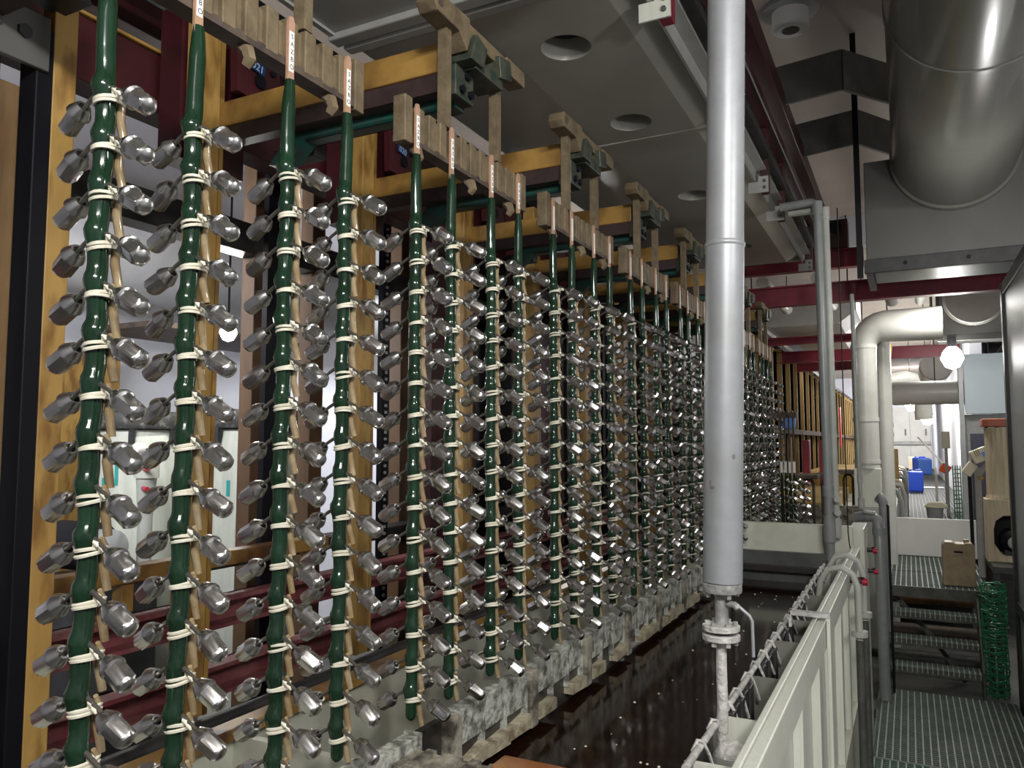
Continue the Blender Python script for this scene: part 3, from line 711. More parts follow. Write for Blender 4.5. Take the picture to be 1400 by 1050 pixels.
hood = thing('exhaust_hood', 'long grey exhaust hood with round holes above the racks', 'hood', (-1.1, 3.5, 3.0))
HZ = 3.0
for (y0, y1, cy) in ((2.09, 2.75, 2.405), (2.75, 3.30, 3.115), (3.34, 4.90, 4.22), (4.90, 6.15, 5.5)):
    b = MB(); plate_hole(b, -1.22, -0.78, y0, y1, HZ, -1.015, cy, 0.088)
    pl = b.build('hole_panel', 'hood_grey', hood)
    MB().tube([(-1.015, cy, HZ), (-1.015, cy, HZ + 0.03), (-1.015, cy, HZ + 0.075)], [0.088, 0.080, 0.080], 32, False).build('hole_collar', 'hood_grey', pl, smooth=50)
    MB().cyl((-1.015, cy, HZ + 0.075), (-1.015, cy, HZ + 0.08), 0.082, n=24).build('hole_cap', 'hole_dark', pl)
for (y0, y1) in ((2.09, 3.30), (3.34, 6.15)):
    MB().prism([(-1.22, HZ), (-1.70, HZ + 0.03), (-1.70, HZ + 0.5), (-1.69, HZ + 0.5), (-1.69, HZ + 0.04), (-1.22, HZ + 0.01)], y0, y1).build('left_panel', 'hood_grey', hood)
    MB().prism([(-0.78, HZ), (-0.665, HZ + 0.035), (-0.645, HZ + 0.09), (-0.65, HZ + 0.5), (-0.66, HZ + 0.5), (-0.66, HZ + 0.10), (-0.78, HZ + 0.012)], y0, y1).build('right_panel', 'hood_grey', hood)
MB().box(-0.668, -0.612, 2.09, 6.15, HZ + 0.045, HZ + 0.055).box(-0.672, -0.662, 2.09, 6.15, HZ - 0.015, HZ + 0.055).build('edge_lip', 'hood_light', hood)
MB().box(-1.70, -0.65, 3.30, 3.34, HZ - 0.004, HZ + 0.03).build('seam_strip', 'hood_grey', hood, bevel=0.003)
MB().box(-1.70, -0.65, 2.045, 2.09, HZ - 0.012, HZ + 0.07).build('joint_flange', 'hood_light', hood, bevel=0.006)
MB().box(-1.70, -0.65, 6.13, 6.15, HZ, HZ + 0.5).build('end_panel', 'hood_grey', hood)
h2 = thing('exhaust_hood', 'near section of the grey exhaust hood at the top edge of the picture', 'hood', (-1.1, 1.0, 3.0))
MB().box(-1.68, -0.65, -0.6, 1.98, HZ + 0.01, HZ + 0.02).build('bottom_panel', 'hood_light', h2)
MB().box(-1.70, -1.68, -0.6, 1.98, HZ + 0.0, HZ + 0.55).build('side_panel', 'hood_light', h2)
MB().box(-1.71, -0.65, 1.975, 2.03, HZ - 0.012, HZ + 0.07).build('joint_flange', 'hood_light', h2, bevel=0.006)
# truss that carries the hood
t = thing('red_truss', 'dark red steel truss running overhead beside the exhaust hood', 'truss', (-0.6, 4.0, 3.0))
MB().box(-0.63, -0.575, 1.2, 6.28, 3.27, 3.335).build('chord', 'red_machine', t, bevel=0.003)
MB().box(-0.575, -0.569, 1.2, 6.28, 3.262, 3.268).build('edge_strip', 'grey_panel', t)
for q, y in enumerate((2.27, 4.13, 4.70, 6.20)):
    MB().box(-0.640, -0.600, y - 0.025, y + 0.025, 2.925, 3.27).build('hanger', 'red_beam' if q == 0 else 'red_machine', t, bevel=0.003)
    MB().box(-0.70, -0.600, y - 0.033, y - 0.0255, 2.925, 2.984).box(-0.65, -0.600, y - 0.033, y - 0.0255, 2.984, 3.01).build('hanger_plate', 'cream_plastic' if q == 0 else 'hood_light', t)
    for zz in (2.950, 2.985): MB().cyl((-0.620, y - 0.041, zz), (-0.620, y - 0.033, zz), 0.0085, n=8).build('bolt', 'plenum_grey', t)
MB().box(-0.628, -0.585, 2.3, 6.2, 3.10, 3.14).build('lower_rail', 'black_iron', t)
tag(MB().box(-0.64, -0.56, -0.5, 7.0, 3.50, 3.62).build('roof_beam', 'red_machine', bevel=0.004), 'dark red roof beam above the truss, behind the grey pipe', 'beam')

# ------------------------------------------------------------------ ducts and beams at the upper right
t = thing('round_duct', 'large glossy grey round duct overhead at the upper right', 'duct', (0.30, 3.0, 3.015))
prof = [(0.33, -0.5), (0.33, 3.28), (0.336, 3.285), (0.336, 3.315), (0.33, 3.32), (0.33, 5.14), (0.345, 5.15), (0.345, 5.20)]
MB().lathe(prof, (0.30, 0, 3.346), 64, 'y').build('shell', 'grey_duct', t, smooth=30)
t = thing('fan_plenum', 'dark grey plenum box fed by the large round duct', 'plenum', (0.4, 5.6, 2.66))
MB().box(-0.192, 1.1, 5.203, 6.0, 2.75, 3.37).build('box', 'plenum_grey', t, bevel=0.005)
MB().box(-0.205, 1.1, 5.17, 5.202, 2.665, 2.75).build('frame_bar', 'black_iron', t, bevel=0.003)
MB().box(-0.205, -0.16, 5.202, 6.0, 2.70, 2.749).build('frame_bar', 'black_iron', t, bevel=0.003)
for x in (0.02, 0.35, 0.68): MB().cyl((x, 5.162, 2.71), (x, 5.17, 2.71), 0.012, n=8).build('bolt', 'black', t)
MB().box(-0.245, -0.212, 5.16, 5.20, 2.64, 4.20).build('hanger', 'black', t)
for q, (pts, lab) in enumerate((([(-1.3, 4.67), (-0.257, 4.50), (0.048, 4.909), (0.3, 5.25)], 'dark grey bent skirt plate under the ceiling, the nearer and higher'),
                                ([(-1.5, 5.66), (-0.231, 5.38), (0.065, 5.861), (0.3, 6.24)], 'dark grey bent skirt plate under the ceiling, the farther and lower'))):
    t = thing('skirt_plate', lab, 'skirt', (-0.25, pts[1][1], 3.56), 'bent skirt plates')
    for (a, b) in zip(pts[:-1], pts[1:]):
        MB().beam((a[0], a[1], 3.675), (b[0], b[1], 3.675), 0.02, 0.23).build('plate', 'skirt_grey', t)
    for a in (pts[0], pts[2]): MB().cyl((a[0], a[1], 3.79), (a[0], a[1], 4.20), 0.008, n=8).build('hang_rod', 'black_iron', t)
t = thing('ceiling_vent', 'round white ceiling vent with nested rings', 'vent', (-0.537, 4.68, 4.05))
MB().lathe([(0.15, 4.20), (0.16, 4.17), (0.12, 4.165)], (-0.537, 4.68, 0), 32).build('outer_ring', 'grey_panel', t, smooth=40)
MB().tube([(-0.537, 4.68, 4.17), (-0.537, 4.68, 4.07), (-0.537, 4.68, 4.06), (-0.537, 4.68, 4.065)], [0.105, 0.105, 0.095, 0.088], 32, False).build('collar', 'label_white', t, smooth=40)
MB().cyl((-0.537, 4.68, 4.075), (-0.537, 4.68, 4.165), 0.086, n=28).build('throat', 'black_iron', t, smooth=40)
MB().tube([(-0.537, 4.68, 4.075), (-0.537, 4.68, 4.058), (-0.537, 4.68, 4.06)], [0.066, 0.066, 0.05], 28, False).build('inner_ring', 'label_white', t, smooth=40)
MB().cyl((-0.537, 4.68, 4.058), (-0.537, 4.68, 4.074), 0.050, n=24).build('core', 'bronze_dark', t, smooth=40)

def i_beam(name, x0, x1, y, z0, z1, label, m='red_beam', w=0.09):
    b = MB().box(x0, x1, y - w / 2, y + w / 2, z1 - 0.012, z1).box(x0, x1, y - w / 2, y + w / 2, z0, z0 + 0.012).box(x0, x1, y - 0.006, y + 0.006, z0, z1)
    return tag(b.build(name, m), label, 'beam')
i_beam('cross_beam', -1.7, 0.95, 6.5, 2.72, 2.88, 'bright red cross beam spanning the corridor below the plenum')
i_beam('cross_beam', -1.7, 0.55, 10.0, 2.60, 2.74, 'red cross beam behind the white elbow duct')
i_beam('cross_beam', -1.7, -0.30, 7.5, 3.20, 3.37, 'short red beam below the black ring box')
i_beam('cross_beam', -1.7, -0.30, 8.6, 2.66, 2.74, 'thin red beam over the far yellow boards')
i_beam('cross_beam', -1.7, -0.30, 11.5, 2.62, 2.80, 'farther red beam over the far yellow boards')
t = thing('ring_box', 'small red box with a black round opening under the ceiling', 'box', (-0.5, 7.45, 3.48))
MB().box(-0.72, -0.42, 7.42, 7.60, 3.371, 3.63).build('box', 'red_machine', t, bevel=0.004)
MB().cyl((-0.52, 7.40, 3.56), (-0.52, 7.419, 3.56), 0.055, n=20).build('opening', 'black', t, smooth=40)
tag(MB().box(-1.7, -0.30, 9.45, 9.6, 3.85, 4.20).build('ceiling_band', 'wall_white'), 'pale ceiling drop at the far end of the beige ceiling', 'ceiling drop')
beam('service_tray', 'hood_light', -1.7, 0.95, 7.0, 7.25, 2.93, 2.98, 'pale cable tray above the bright red cross beam', 'tray')
for q, (x, z, r) in enumerate(((-1.1, 3.04, .055), (-0.65, 3.04, .05), (-0.1, 3.05, .06), (0.15, 3.03, .045))):
    tag(MB().cyl((x, 7.02, z), (x, 8.6, z), r, n=14).build('service_pipe', 'white_duct' if q != 2 else 'plenum_grey', smooth=40), ['wide white service pipe left of the twin pipes', 'white service pipe right behind the twin pipes', 'grey service pipe above the white elbow duct', 'thin white service pipe above the elbow duct'][q], 'pipe', 'service pipes on the tray')
# white elbow duct
t = thing('elbow_duct', 'white plastic duct rising from the tank line and bending right', 'duct', (-0.307, 7.0, 0.85))
MB().box(-0.42, -0.19, 6.9, 7.12, 0.0, 1.12).build('plinth', 'pvc_pale', t, bevel=0.005)
MB().box(-0.405, -0.205, 6.92, 7.10, 1.12, 1.42).build('square_base', 'cream_plastic', t, bevel=0.005)
pts = [(-0.305, 7.0, 1.42), (-0.305, 7.0, 2.42)]
for k in range(1, 7):
    a = R(15 * k); pts.append((-0.305 + 0.16 * (1 - math.cos(a)), 7.0, 2.42 + 0.16 * math.sin(a)))
pts.append((0.27, 7.0, 2.58))
MB().tube(pts, [0.096, 0.096] + [0.10 + 0.006 * k for k in range(6)] + [0.135], 28).build('tube', 'white_duct', t, smooth=40)
for z in (1.46, 1.80, 2.40): MB().cyl((-0.305, 7.0, z), (-0.305, 7.0, z + 0.03), 0.101, n=28).build('collar', 'white_duct', t, smooth=40)
tag(MB().cyl((-0.17, 7.35, -0.06), (-0.17, 7.35, 2.50), 0.06, n=20).build('riser_pipe', 'white_duct', smooth=40), 'white riser pipe right beside the elbow duct', 'pipe')
for q, y in enumerate((8.0, 8.9, 10.2, 12.0)):
    tag(MB().cyl((-0.26, y, 0.62), (-0.26, y, 2.6), 0.055, n=16).build('riser_pipe', 'white_duct', smooth=40), 'white riser pipe in the line behind the elbow duct, %s from the front' % ORDN[q], 'pipe', 'white riser pipes')
# second fan with round inlet
t = thing('corridor_fan', 'pale fan casing with a big round grey inlet under the red beam', 'fan', (0.6, 8.5, 2.62))
MB().box(0.31, 1.15, 8.5, 9.3, 2.66, 3.3).build('casing', 'hood_light', t, bevel=0.005)
MB().lathe([(0.20, 8.44), (0.265, 8.46), (0.265, 8.50)], (0.60, 0, 3.0), 36, 'y').build('inlet_ring', 'white_duct', t, smooth=30)
MB().lathe([(0.02, 8.40), (0.246, 8.41), (0.250, 8.45)], (0.60, 0, 3.0), 36, 'y').build('inlet_disc', 'duct_beige', t, smooth=30)
MB().box(0.31, 1.15, 8.46, 8.50, 2.60, 2.66).build('frame_bar', 'plenum_grey', t)
MB().box(0.28, 0.312, 8.46, 8.50, 2.60, 3.35).build('frame_bar', 'plenum_grey', t)
MB().box(0.285, 0.305, 8.6, 8.62, 3.3, 4.20).build('hanger', 'plenum_grey', t)
t = thing('far_fan', 'farther grey round duct end behind the corridor lamp', 'duct', (0.37, 12.1, 2.45))
MB().lathe([(0.19, 11.96), (0.205, 11.97), (0.205, 13.2)], (0.37, 0, 2.67), 32, 'y').build('shell', 'duct_beige', t, smooth=30)
MB().box(0.355, 0.385, 13.2, 13.23, 2.4, 4.20).build('hanger', 'plenum_grey', t)
t = thing('cross_duct', 'horizontal beige-grey round duct crossing the corridor', 'duct', (0.35, 11.0, 2.1))
MB().lathe([(0.06, -0.26), (0.13, -0.20), (0.148, -0.14), (0.148, 0.60), (0.155, 0.605), (0.155, 0.63), (0.148, 0.635), (0.148, 1.6)], (0, 11.0, 2.25), 28, 'x').build('shell', 'duct_beige', t, smooth=30)
for x in (0.32, 0.9): MB().cyl((x, 11.0, 2.39), (x, 11.0, 4.20), 0.007, n=6).build('hang_rod', 'black_iron', t)
#@@PART4
# ------------------------------------------------------------------ grating platforms and stairs
def grating(t, x0, x1, y0, y1, z, pitch, barm, edge='grate_dark', rods=0.028, h=0.03, rodm='grate_dark'):
    MB().box(x0 - 0.008, x0, y0, y1, z - h, z).box(x1, x1 + 0.008, y0, y1, z - h, z).box(x0, x1, y0 - 0.008, y0, z - h, z).box(x0, x1, y1, y1 + 0.008, z - h, z).build('edge_frame', edge, t)
    n = max(2, int((x1 - x0) / pitch)); first = None
    for i in range(n):
        x = x0 + (i + 0.5) * (x1 - x0) / n
        if first is None: first = MB().box(x - 0.0035, x + 0.0035, y0, y1, z - h, z).build('bar', barm, t); fx = x
        else: c = link_copy(first, t); c.location = (x - fx, 0, 0)
    rb = MB(); y = y0 + rods / 2
    while y < y1: rb.box(x0, x1, y - 0.0035, y + 0.0035, z - h * 0.6, z - 0.004); y += rods
    rb.build('cross_rods', rodm, t)['kind'] = 'stuff'
t = thing('floor_grating', 'green grating floor panel at the bottom right corner', 'grating', (0.15, 4.0, -0.06))
grating(t, -0.232, 0.545, 3.0, 4.555, 0.0, 0.036, 'grate_bar', 'grate_green', rodm='grate_green')
MB().box(-0.24, 0.55, 3.0, 4.56, -0.058, -0.031).build('support', 'black_iron', t)
t = thing('floor_grating', 'grating floor panel at the foot of the steps', 'grating', (0.15, 5.2, -0.06))
grating(t, -0.222, 0.545, 4.575, 5.86, 0.0, 0.036, 'grate_bar', rodm='grate_dark')
MB().box(-0.23, 0.55, 4.57, 5.87, -0.058, -0.031).build('support', 'black_iron', t)
t = thing('grating_steps', 'dark iron steps with grating treads up to the corridor', 'steps', (0.1, 6.0, -0.06))
for (yf, z) in ((5.90, 0.145), (6.02, 0.300), (6.12, 0.460)):
    tr = MB().box(-0.188, 0.372, yf, yf + 0.006, z - 0.045, z - 0.002).box(-0.188, 0.372, yf + 0.16, yf + 0.166, z - 0.04, z - 0.002).build('tread', 'stair_iron', t)
    first = None
    for i in range(19):
        x = -0.178 + i * 0.030
        if first is None: first = MB().box(x - 0.003, x + 0.003, yf - 0.003, yf + 0.16, z - 0.03, z + 0.001).build('bar', 'grate_bar', tr); fx = x
        else: c = link_copy(first, tr); c.location = (x - fx, 0, 0)
    rb = MB()
    for j in range(7): rb.box(-0.188, 0.372, yf + 0.010 + j * 0.022, yf + 0.018 + j * 0.022, z - 0.025, z - 0.002)
    rb.build('cross_rods', 'grate_dark', tr)['kind'] = 'stuff'
for x in (-0.20, 0.374):
    MB().prism([(5.88, -0.06), (5.98, -0.06), (6.30, 0.58), (6.20, 0.58), (5.88, 0.16)], x, x + 0.012, 'x').build('stringer', 'stair_iron', t)
t = thing('upper_platform', 'raised grating platform at the top of the steps', 'platform', (0.15, 7.0, -0.06))
grating(t, -0.172, 0.46, 6.22, 6.98, 0.62, 0.034, 'grate_bar', 'stair_iron', rods=0.03)
grating(t, -0.172, 0.46, 7.0, 7.88, 0.62, 0.034, 'grate_bar', 'stair_iron', rods=0.03)
MB().box(-0.18, 0.468, 6.205, 6.222, 0.55, 0.622).build('nosing', 'stair_iron', t)
for x in (-0.185, 0.44):
    for y in (6.225, 7.84): MB().box(x, x + 0.03, y, y + 0.03, -0.06, 0.59).build('leg', 'stair_iron', t)
MB().beam((-0.15, 6.4, 0.55), (0.10, 6.4, 0.25), 0.02, 0.03).beam((0.10, 6.4, 0.25), (0.30, 6.4, -0.04), 0.02, 0.03).build('brace', 'stair_iron', t)
for q, (y, z, r, m_) in enumerate(((6.55, 0.06, 0.045, 'stair_iron'), (6.7, 0.22, 0.05, 'bronze_dark'), (6.6, 0.36, 0.035, 'stair_iron'), (6.9, 0.42, 0.04, 'tan_board'))):
    tag(MB().cyl((-0.17, y, z), (0.40, y, z), r, n=12).build('floor_pipe', m_, smooth=40),
        ['lowest grey pipe under the raised platform', 'dark brown pipe under the raised platform', 'upper grey pipe under the raised platform', 'tan pipe under the raised platform'][q], 'pipe')
tag(MB().box(-0.185, 0.50, 7.895, 7.925, 0.621, 0.955).build('partition', 'partition_white', bevel=0.004), 'low white partition board behind the raised platform', 'partition')

# jerry can
t = thing('jerry_can', 'dirty beige jerry can standing on the raised grating platform', 'jerry can', (0.285, 6.42, 0.62))
b = MB().prism([(0.185, 0.622), (0.385, 0.622), (0.390, 0.66), (0.388, 0.90), (0.372, 0.925), (0.335, 0.925), (0.325, 0.918), (0.27, 0.918), (0.255, 0.927), (0.205, 0.927), (0.186, 0.905)], 6.36, 6.49, 'y')
b.build('body', 'jerry_beige', t, bevel=0.014)
MB().prism([(0.258, 0.868), (0.315, 0.866), (0.312, 0.852), (0.262, 0.854)], 6.3585, 6.3605, 'y').build('handle_slot', 'black', t)  # black plate on the surface in place of the slot's shaded cavity
MB().box(0.252, 0.320, 6.352, 6.362, 0.838, 0.848).build('handle_lip', 'jerry_beige', t, bevel=0.003)
MB().cyl((0.34, 6.425, 0.920), (0.34, 6.425, 0.945), 0.018, n=14).build('cap', 'jerry_beige', t, smooth=40)
# green netting bundle
rn = random.Random(5); nb = MB()
for j in range(17):
    z = 0.02 + j * 0.043; a = 0.075 + rn.uniform(-0.01, 0.012); pts = []
    for k in range(15):
        th = 2 * math.pi * k / 14
        pts.append((0.455 + a * math.cos(th) * 0.95, 6.0 + 0.09 * math.sin(th), z + rn.uniform(-0.014, 0.014)))
    nb.tube(pts, 0.0045, 5, False)
    for k in range(2):
        nb.tube([(0.40 + rn.uniform(-.02, .02), 5.90 + rn.uniform(0, .03), z + 0.02), (0.45, 5.89, z + rn.uniform(-.01, .03)), (0.52, 5.92, z + rn.uniform(0, .03))], 0.004, 5)
for k in range(12):
    th = 2 * math.pi * k / 12; pts = []
    for j in range(9): pts.append((0.455 + 0.07 * math.cos(th) + rn.uniform(-.006, .006), 6.0 + 0.088 * math.sin(th), j * 0.088 - 0.0))
    nb.tube(pts, 0.004, 5)
tag(nb.build('green_netting', 'net_green', smooth=60), 'bundle of green plastic netting standing right of the steps', 'netting')
# enclosure with panes on the right edge
t = thing('glazed_enclosure', 'dark framed enclosure with grey panes at the right edge', 'enclosure', (0.60, 4.8, -0.06))
for (y0, y1) in ((3.2, 3.26), (4.55, 4.61), (5.83, 5.91)): MB().box(0.565, 0.61, y0, y1, -0.06, 2.66).build('upright', 'black_iron', t, bevel=0.004)
for (z0, z1) in ((-0.06, 0.03), (0.56, 0.64), (2.58, 2.66)):
    for (y0, y1) in ((3.26, 4.55), (4.61, 5.83)): MB().box(0.57, 0.605, y0, y1, z0, z1).build('rail', 'black_iron', t, bevel=0.004)
for (y0, y1) in ((3.26, 4.55), (4.61, 5.83)):
    MB().box(0.583, 0.590, y0, y1, 0.64, 2.58).build('pane', 'pane_glass', t)
    MB().box(0.583, 0.592, y0, y1, 0.03, 0.56).build('lower_panel', 'grey_panel', t)
MB().cyl((0.565, 5.35, 0.20), (0.572, 5.35, 0.20), 0.012, n=8).build('bolt', 'black', t)
# pump stand with ribbed column
t = thing('pump_stand', 'grey iron stand carrying the beige ribbed column', 'stand', (0.62, 6.6, -0.06))
MB().box(0.485, 0.95, 6.25, 6.95, 0.74, 0.79).build('top', 'stair_iron', t, bevel=0.004)
for x in (0.488, 0.91):
    for y in (6.26, 6.90): MB().box(x, x + 0.035, y, y + 0.035, -0.06, 0.74).build('leg', 'stair_iron', t)
t = thing('ribbed_column', 'beige ribbed filter column with an orange cap', 'filter column', (0.57, 6.56, 0.79))
cb = MB(); n = 40; pr = [(0.088, 1.235), (0.082, 1.26), (0.080, 1.70), (0.086, 1.735)]
for (r, z) in pr:
    for k in range(n):
        rr = r * (1.0 if k % 2 else 0.955); a = 2 * math.pi * k / n
        cb.v.append((0.57 + rr * math.cos(a), 6.56 + rr * math.sin(a), z))
for i in range(3):
    for k in range(n): cb.f.append((i * n + k, i * n + (k + 1) % n, (i + 1) * n + (k + 1) % n, (i + 1) * n + k))
cb.f += [tuple(range(n)), tuple(3 * n + k for k in range(n))]
cb.build('shaft', 'frp_column', t)
MB().box(0.472, 0.668, 6.46, 6.66, 1.742, 1.80).build('cap', 'cap_orange', t, bevel=0.008)
for k in range(6):
    a = R(20 + 60 * k); MB().cyl((0.57 + 0.075 * math.cos(a), 6.56 + 0.075 * math.sin(a), 1.715), (0.57 + 0.075 * math.cos(a), 6.56 + 0.075 * math.sin(a), 1.745), 0.007, n=6).build('bolt', 'black_iron', t)
ab = MB().prism([(0.47, 0.792), (0.515, 0.792), (0.515, 1.02), (0.53, 1.08), (0.575, 1.115), (0.63, 1.12), (0.68, 1.12), (0.68, 1.232), (0.47, 1.232)], 6.46, 6.66, 'y')
ab.build('arch_base', 'frp_column', t, bevel=0.005)
MB().prism([(0.515, 0.792), (0.68, 0.792), (0.68, 0.84), (0.56, 0.845), (0.515, 0.92)], 6.47, 6.65, 'y').build('foot', 'frp_column', t, bevel=0.004)
MB().box(0.515, 0.68, 6.645, 6.655, 0.845, 1.12).build('back_plate', 'black', t)  # black backing added so the arch opening looks dark
t = thing('pump_motor', 'black pump motor tucked in the arch of the beige column', 'motor', (0.63, 6.52, 0.845))
MB().lathe([(0.05, 6.42), (0.075, 6.44), (0.078, 6.50), (0.078, 6.60)], (0.628, 0, 0.945), 20, 'y').build('body', 'black', t, smooth=30)
MB().lathe([(0.03, 6.405), (0.045, 6.41), (0.045, 6.42)], (0.635, 0, 0.935), 16, 'y').build('shaft_cover', 'grey_panel', t, smooth=30)
MB().box(0.575, 0.68, 6.45, 6.58, 0.846, 0.88).build('foot', 'black_iron', t)
# control post
t = thing('control_post', 'grey post with a tilted pale control box and blue tape', 'control post', (0.45, 6.85, 0.62))
MB().box(0.437, 0.480, 6.84, 6.88, 0.622, 1.44).build('post', 'concrete', t, bevel=0.003)
MB().box(0.393, 0.418, 6.84, 6.865, 0.622, 1.38).build('pole', 'black', t, bevel=0.003)
bx = MB().boxr((0.475, 6.82, 1.535), (0.115, 0.10, 0.10), (0, R(-24), 0)).build('control_box', 'frp_pale', t, bevel=0.006)
MB().boxr((0.500, 6.7685, 1.545), (0.030, 0.003, 0.034), (0, R(-24), 0)).build('tape', 'blue_tape', bx)
for q in range(3): MB().boxr((0.441 + 0.012 * q, 6.7685, 1.549 + 0.006 * q - 0.0), (0.004, 0.003, 0.05), (0, R(-24), 0)).build('print', 'ink', bx)
MB().boxr((0.405, 6.83, 1.43), (0.07, 0.08, 0.10), (0, R(35), 0)).build('second_box', 'frp_pale', t, bevel=0.006)
MB().boxr((0.50, 6.845, 1.44), (0.035, 0.03, 0.16), (0, R(30), 0)).build('bracket', 'concrete', t, bevel=0.004)
MB().boxr((0.478, 6.83, 1.365), (0.030, 0.03, 0.03), (0, R(20), 0)).build('clip', 'yellow', t, bevel=0.004)

# ------------------------------------------------------------------ pipes around the far end of the tank
def pipe_thing(name, label, pts, r, m_, n=16, colls=(), cat='pipe', cm=None):
    o = thing(name, label, cat, pts[-1])
    MB().tube(pts, r, n).build('tube', m_, o, smooth=50)
    for (p, q_, rr) in colls: MB().cyl(p, q_, rr, n=n).build('coupling', cm or m_, o, smooth=40)
    return o
pipe_thing('twin_pipe', 'left of the two slim grey pipes dropping into the trough end', [(-0.60, 4.52, 2.955), (-0.43, 4.5, 2.955), (-0.407, 4.5, 2.94), (-0.405, 4.5, 2.90), (-0.390, 4.5, 1.12), (-0.389, 4.5, 0.82)], 0.0235, 'pvc_grey', 16,
           [((-0.405, 4.5, 2.88), (-0.405, 4.5, 2.955), 0.029), ((-0.3925, 4.5, 1.40), (-0.392, 4.5, 1.34), 0.029), ((-0.391, 4.5, 1.24), (-0.390, 4.5, 1.10), 0.031)])
pipe_thing('twin_pipe', 'right of the two slim grey pipes dropping into the trough end', [(-0.56, 4.56, 2.925), (-0.39, 4.55, 2.925), (-0.372, 4.55, 2.91), (-0.370, 4.55, 2.87), (-0.362, 4.55, 1.12)], 0.0215, 'pvc_pale', 16,
           [((-0.371, 4.55, 2.86), (-0.371, 4.55, 2.93), 0.026), ((-0.363, 4.55, 1.22), (-0.363, 4.55, 1.12), 0.028), ((-0.364, 4.50, 1.33), (-0.345, 4.47, 1.33), 0.018), ((-0.364, 4.50, 1.26), (-0.345, 4.47, 1.26), 0.018)])
pipe_thing('conduit_pipe', 'thin pale vertical pipe left of the white elbow duct', [(-0.305, 5.6, 2.62), (-0.295, 5.6, 1.45), (-0.288, 5.6, 1.22), (-0.27, 5.6, 1.18), (-0.21, 5.62, 1.17)], 0.013, 'pvc_pale', 12,
           [((-0.292, 5.6, 1.42), (-0.291, 5.6, 1.36), 0.017), ((-0.289, 5.6, 1.27), (-0.288, 5.6, 1.20), 0.020)])
pipe_thing('elbow_pipe', 'fat blue-grey pipe elbow running down beside the steps', [(-0.33, 5.68, 1.135), (-0.24, 5.66, 1.15), (-0.20, 5.64, 1.13), (-0.190, 5.62, 1.07), (-0.186, 5.6, 0.6), (-0.186, 5.6, 0.0)], 0.034, 'pvc_grey', 18,
           [((-0.26, 5.665, 1.148), (-0.225, 5.655, 1.148), 0.040), ((-0.190, 5.62, 1.08), (-0.190, 5.62, 1.03), 0.040)])
pipe_thing('elbow_pipe', 'second blue-grey pipe elbow above the fat elbow', [(-0.20, 6.05, 1.22), (-0.185, 6.03, 1.25), (-0.17, 6.0, 1.22), (-0.167, 5.98, 0.9), (-0.167, 5.98, 0.35)], 0.03, 'pvc_grey', 16)
pipe_thing('black_pipe', 'thin black pipe hugging the blue-grey elbow', [(-0.145, 5.70, 1.22), (-0.135, 5.70, 1.215), (-0.135, 5.70, 0.02)], 0.008, 'black', 10)
for q, y in enumerate((3.55, 3.95)):
    pipe_thing('trough_hose', ['nearer grey U-shaped hose over the trough wall', 'farther grey U-shaped hose over the trough wall'][q],
               [(-0.37, y, 0.90), (-0.35, y, 1.05), (-0.32, y, 1.10), (-0.27, y, 1.11), (-0.225, y, 1.085), (-0.206, y, 1.03), (-0.205, y, 0.82)], 0.0135, 'pvc_pale', 14,
               [((-0.205, y, 0.835), (-0.205, y, 0.858), 0.032)], 'hose')
    pipe_thing('drop_pipe', ['nearer dark drop pipe below the trough hose', 'farther dark drop pipe below the trough hose'][q], [(-0.205, y, 0.818), (-0.205, y, 0.02)], 0.016, 'stair_iron', 10)
for q, (y, z) in enumerate(((3.75, 1.03), (4.92, 1.02), (4.94, 0.90))):
    o = thing('red_valve', ['red-handled valve beside the U-shaped hoses', 'upper red-handled valve on the tank pillar', 'lower red-handled valve on the tank pillar'][q], 'valve', (-0.215, y, z), 'red-handled valves')
    MB().cyl((-0.252 if y < 4.5 else -0.2318, y, z), (-0.20, y, z), 0.014, n=12).build('body', 'black_iron', o, smooth=40)
    MB().cyl((-0.20, y - 0.005, z - 0.004), (-0.178, y - 0.005, z - 0.004), 0.016, n=12).build('handle', 'red_valve', o, smooth=40)
    MB().beam((-0.205, y, z + 0.012), (-0.19, y - 0.05, z + 0.02), 0.006, 0.006).build('lever', 'black', o)
tag(MB().box(-0.31, -0.232, 4.68, 5.05, -0.06, 1.16).build('tank_pillar', 'cream_plastic', bevel=0.005), 'cream pillar at the end of the overflow trough', 'pillar')
tag(MB().tube([(-0.29, 4.30, 2.85), (-0.289, 4.30, 2.0), (-0.287, 4.30, 1.18), (-0.283, 4.29, 1.13), (-0.278, 4.28, 1.10)], 0.0028, 6).build('hanging_wire', 'black', smooth=60), 'thin black wire hanging over the trough end', 'wire')
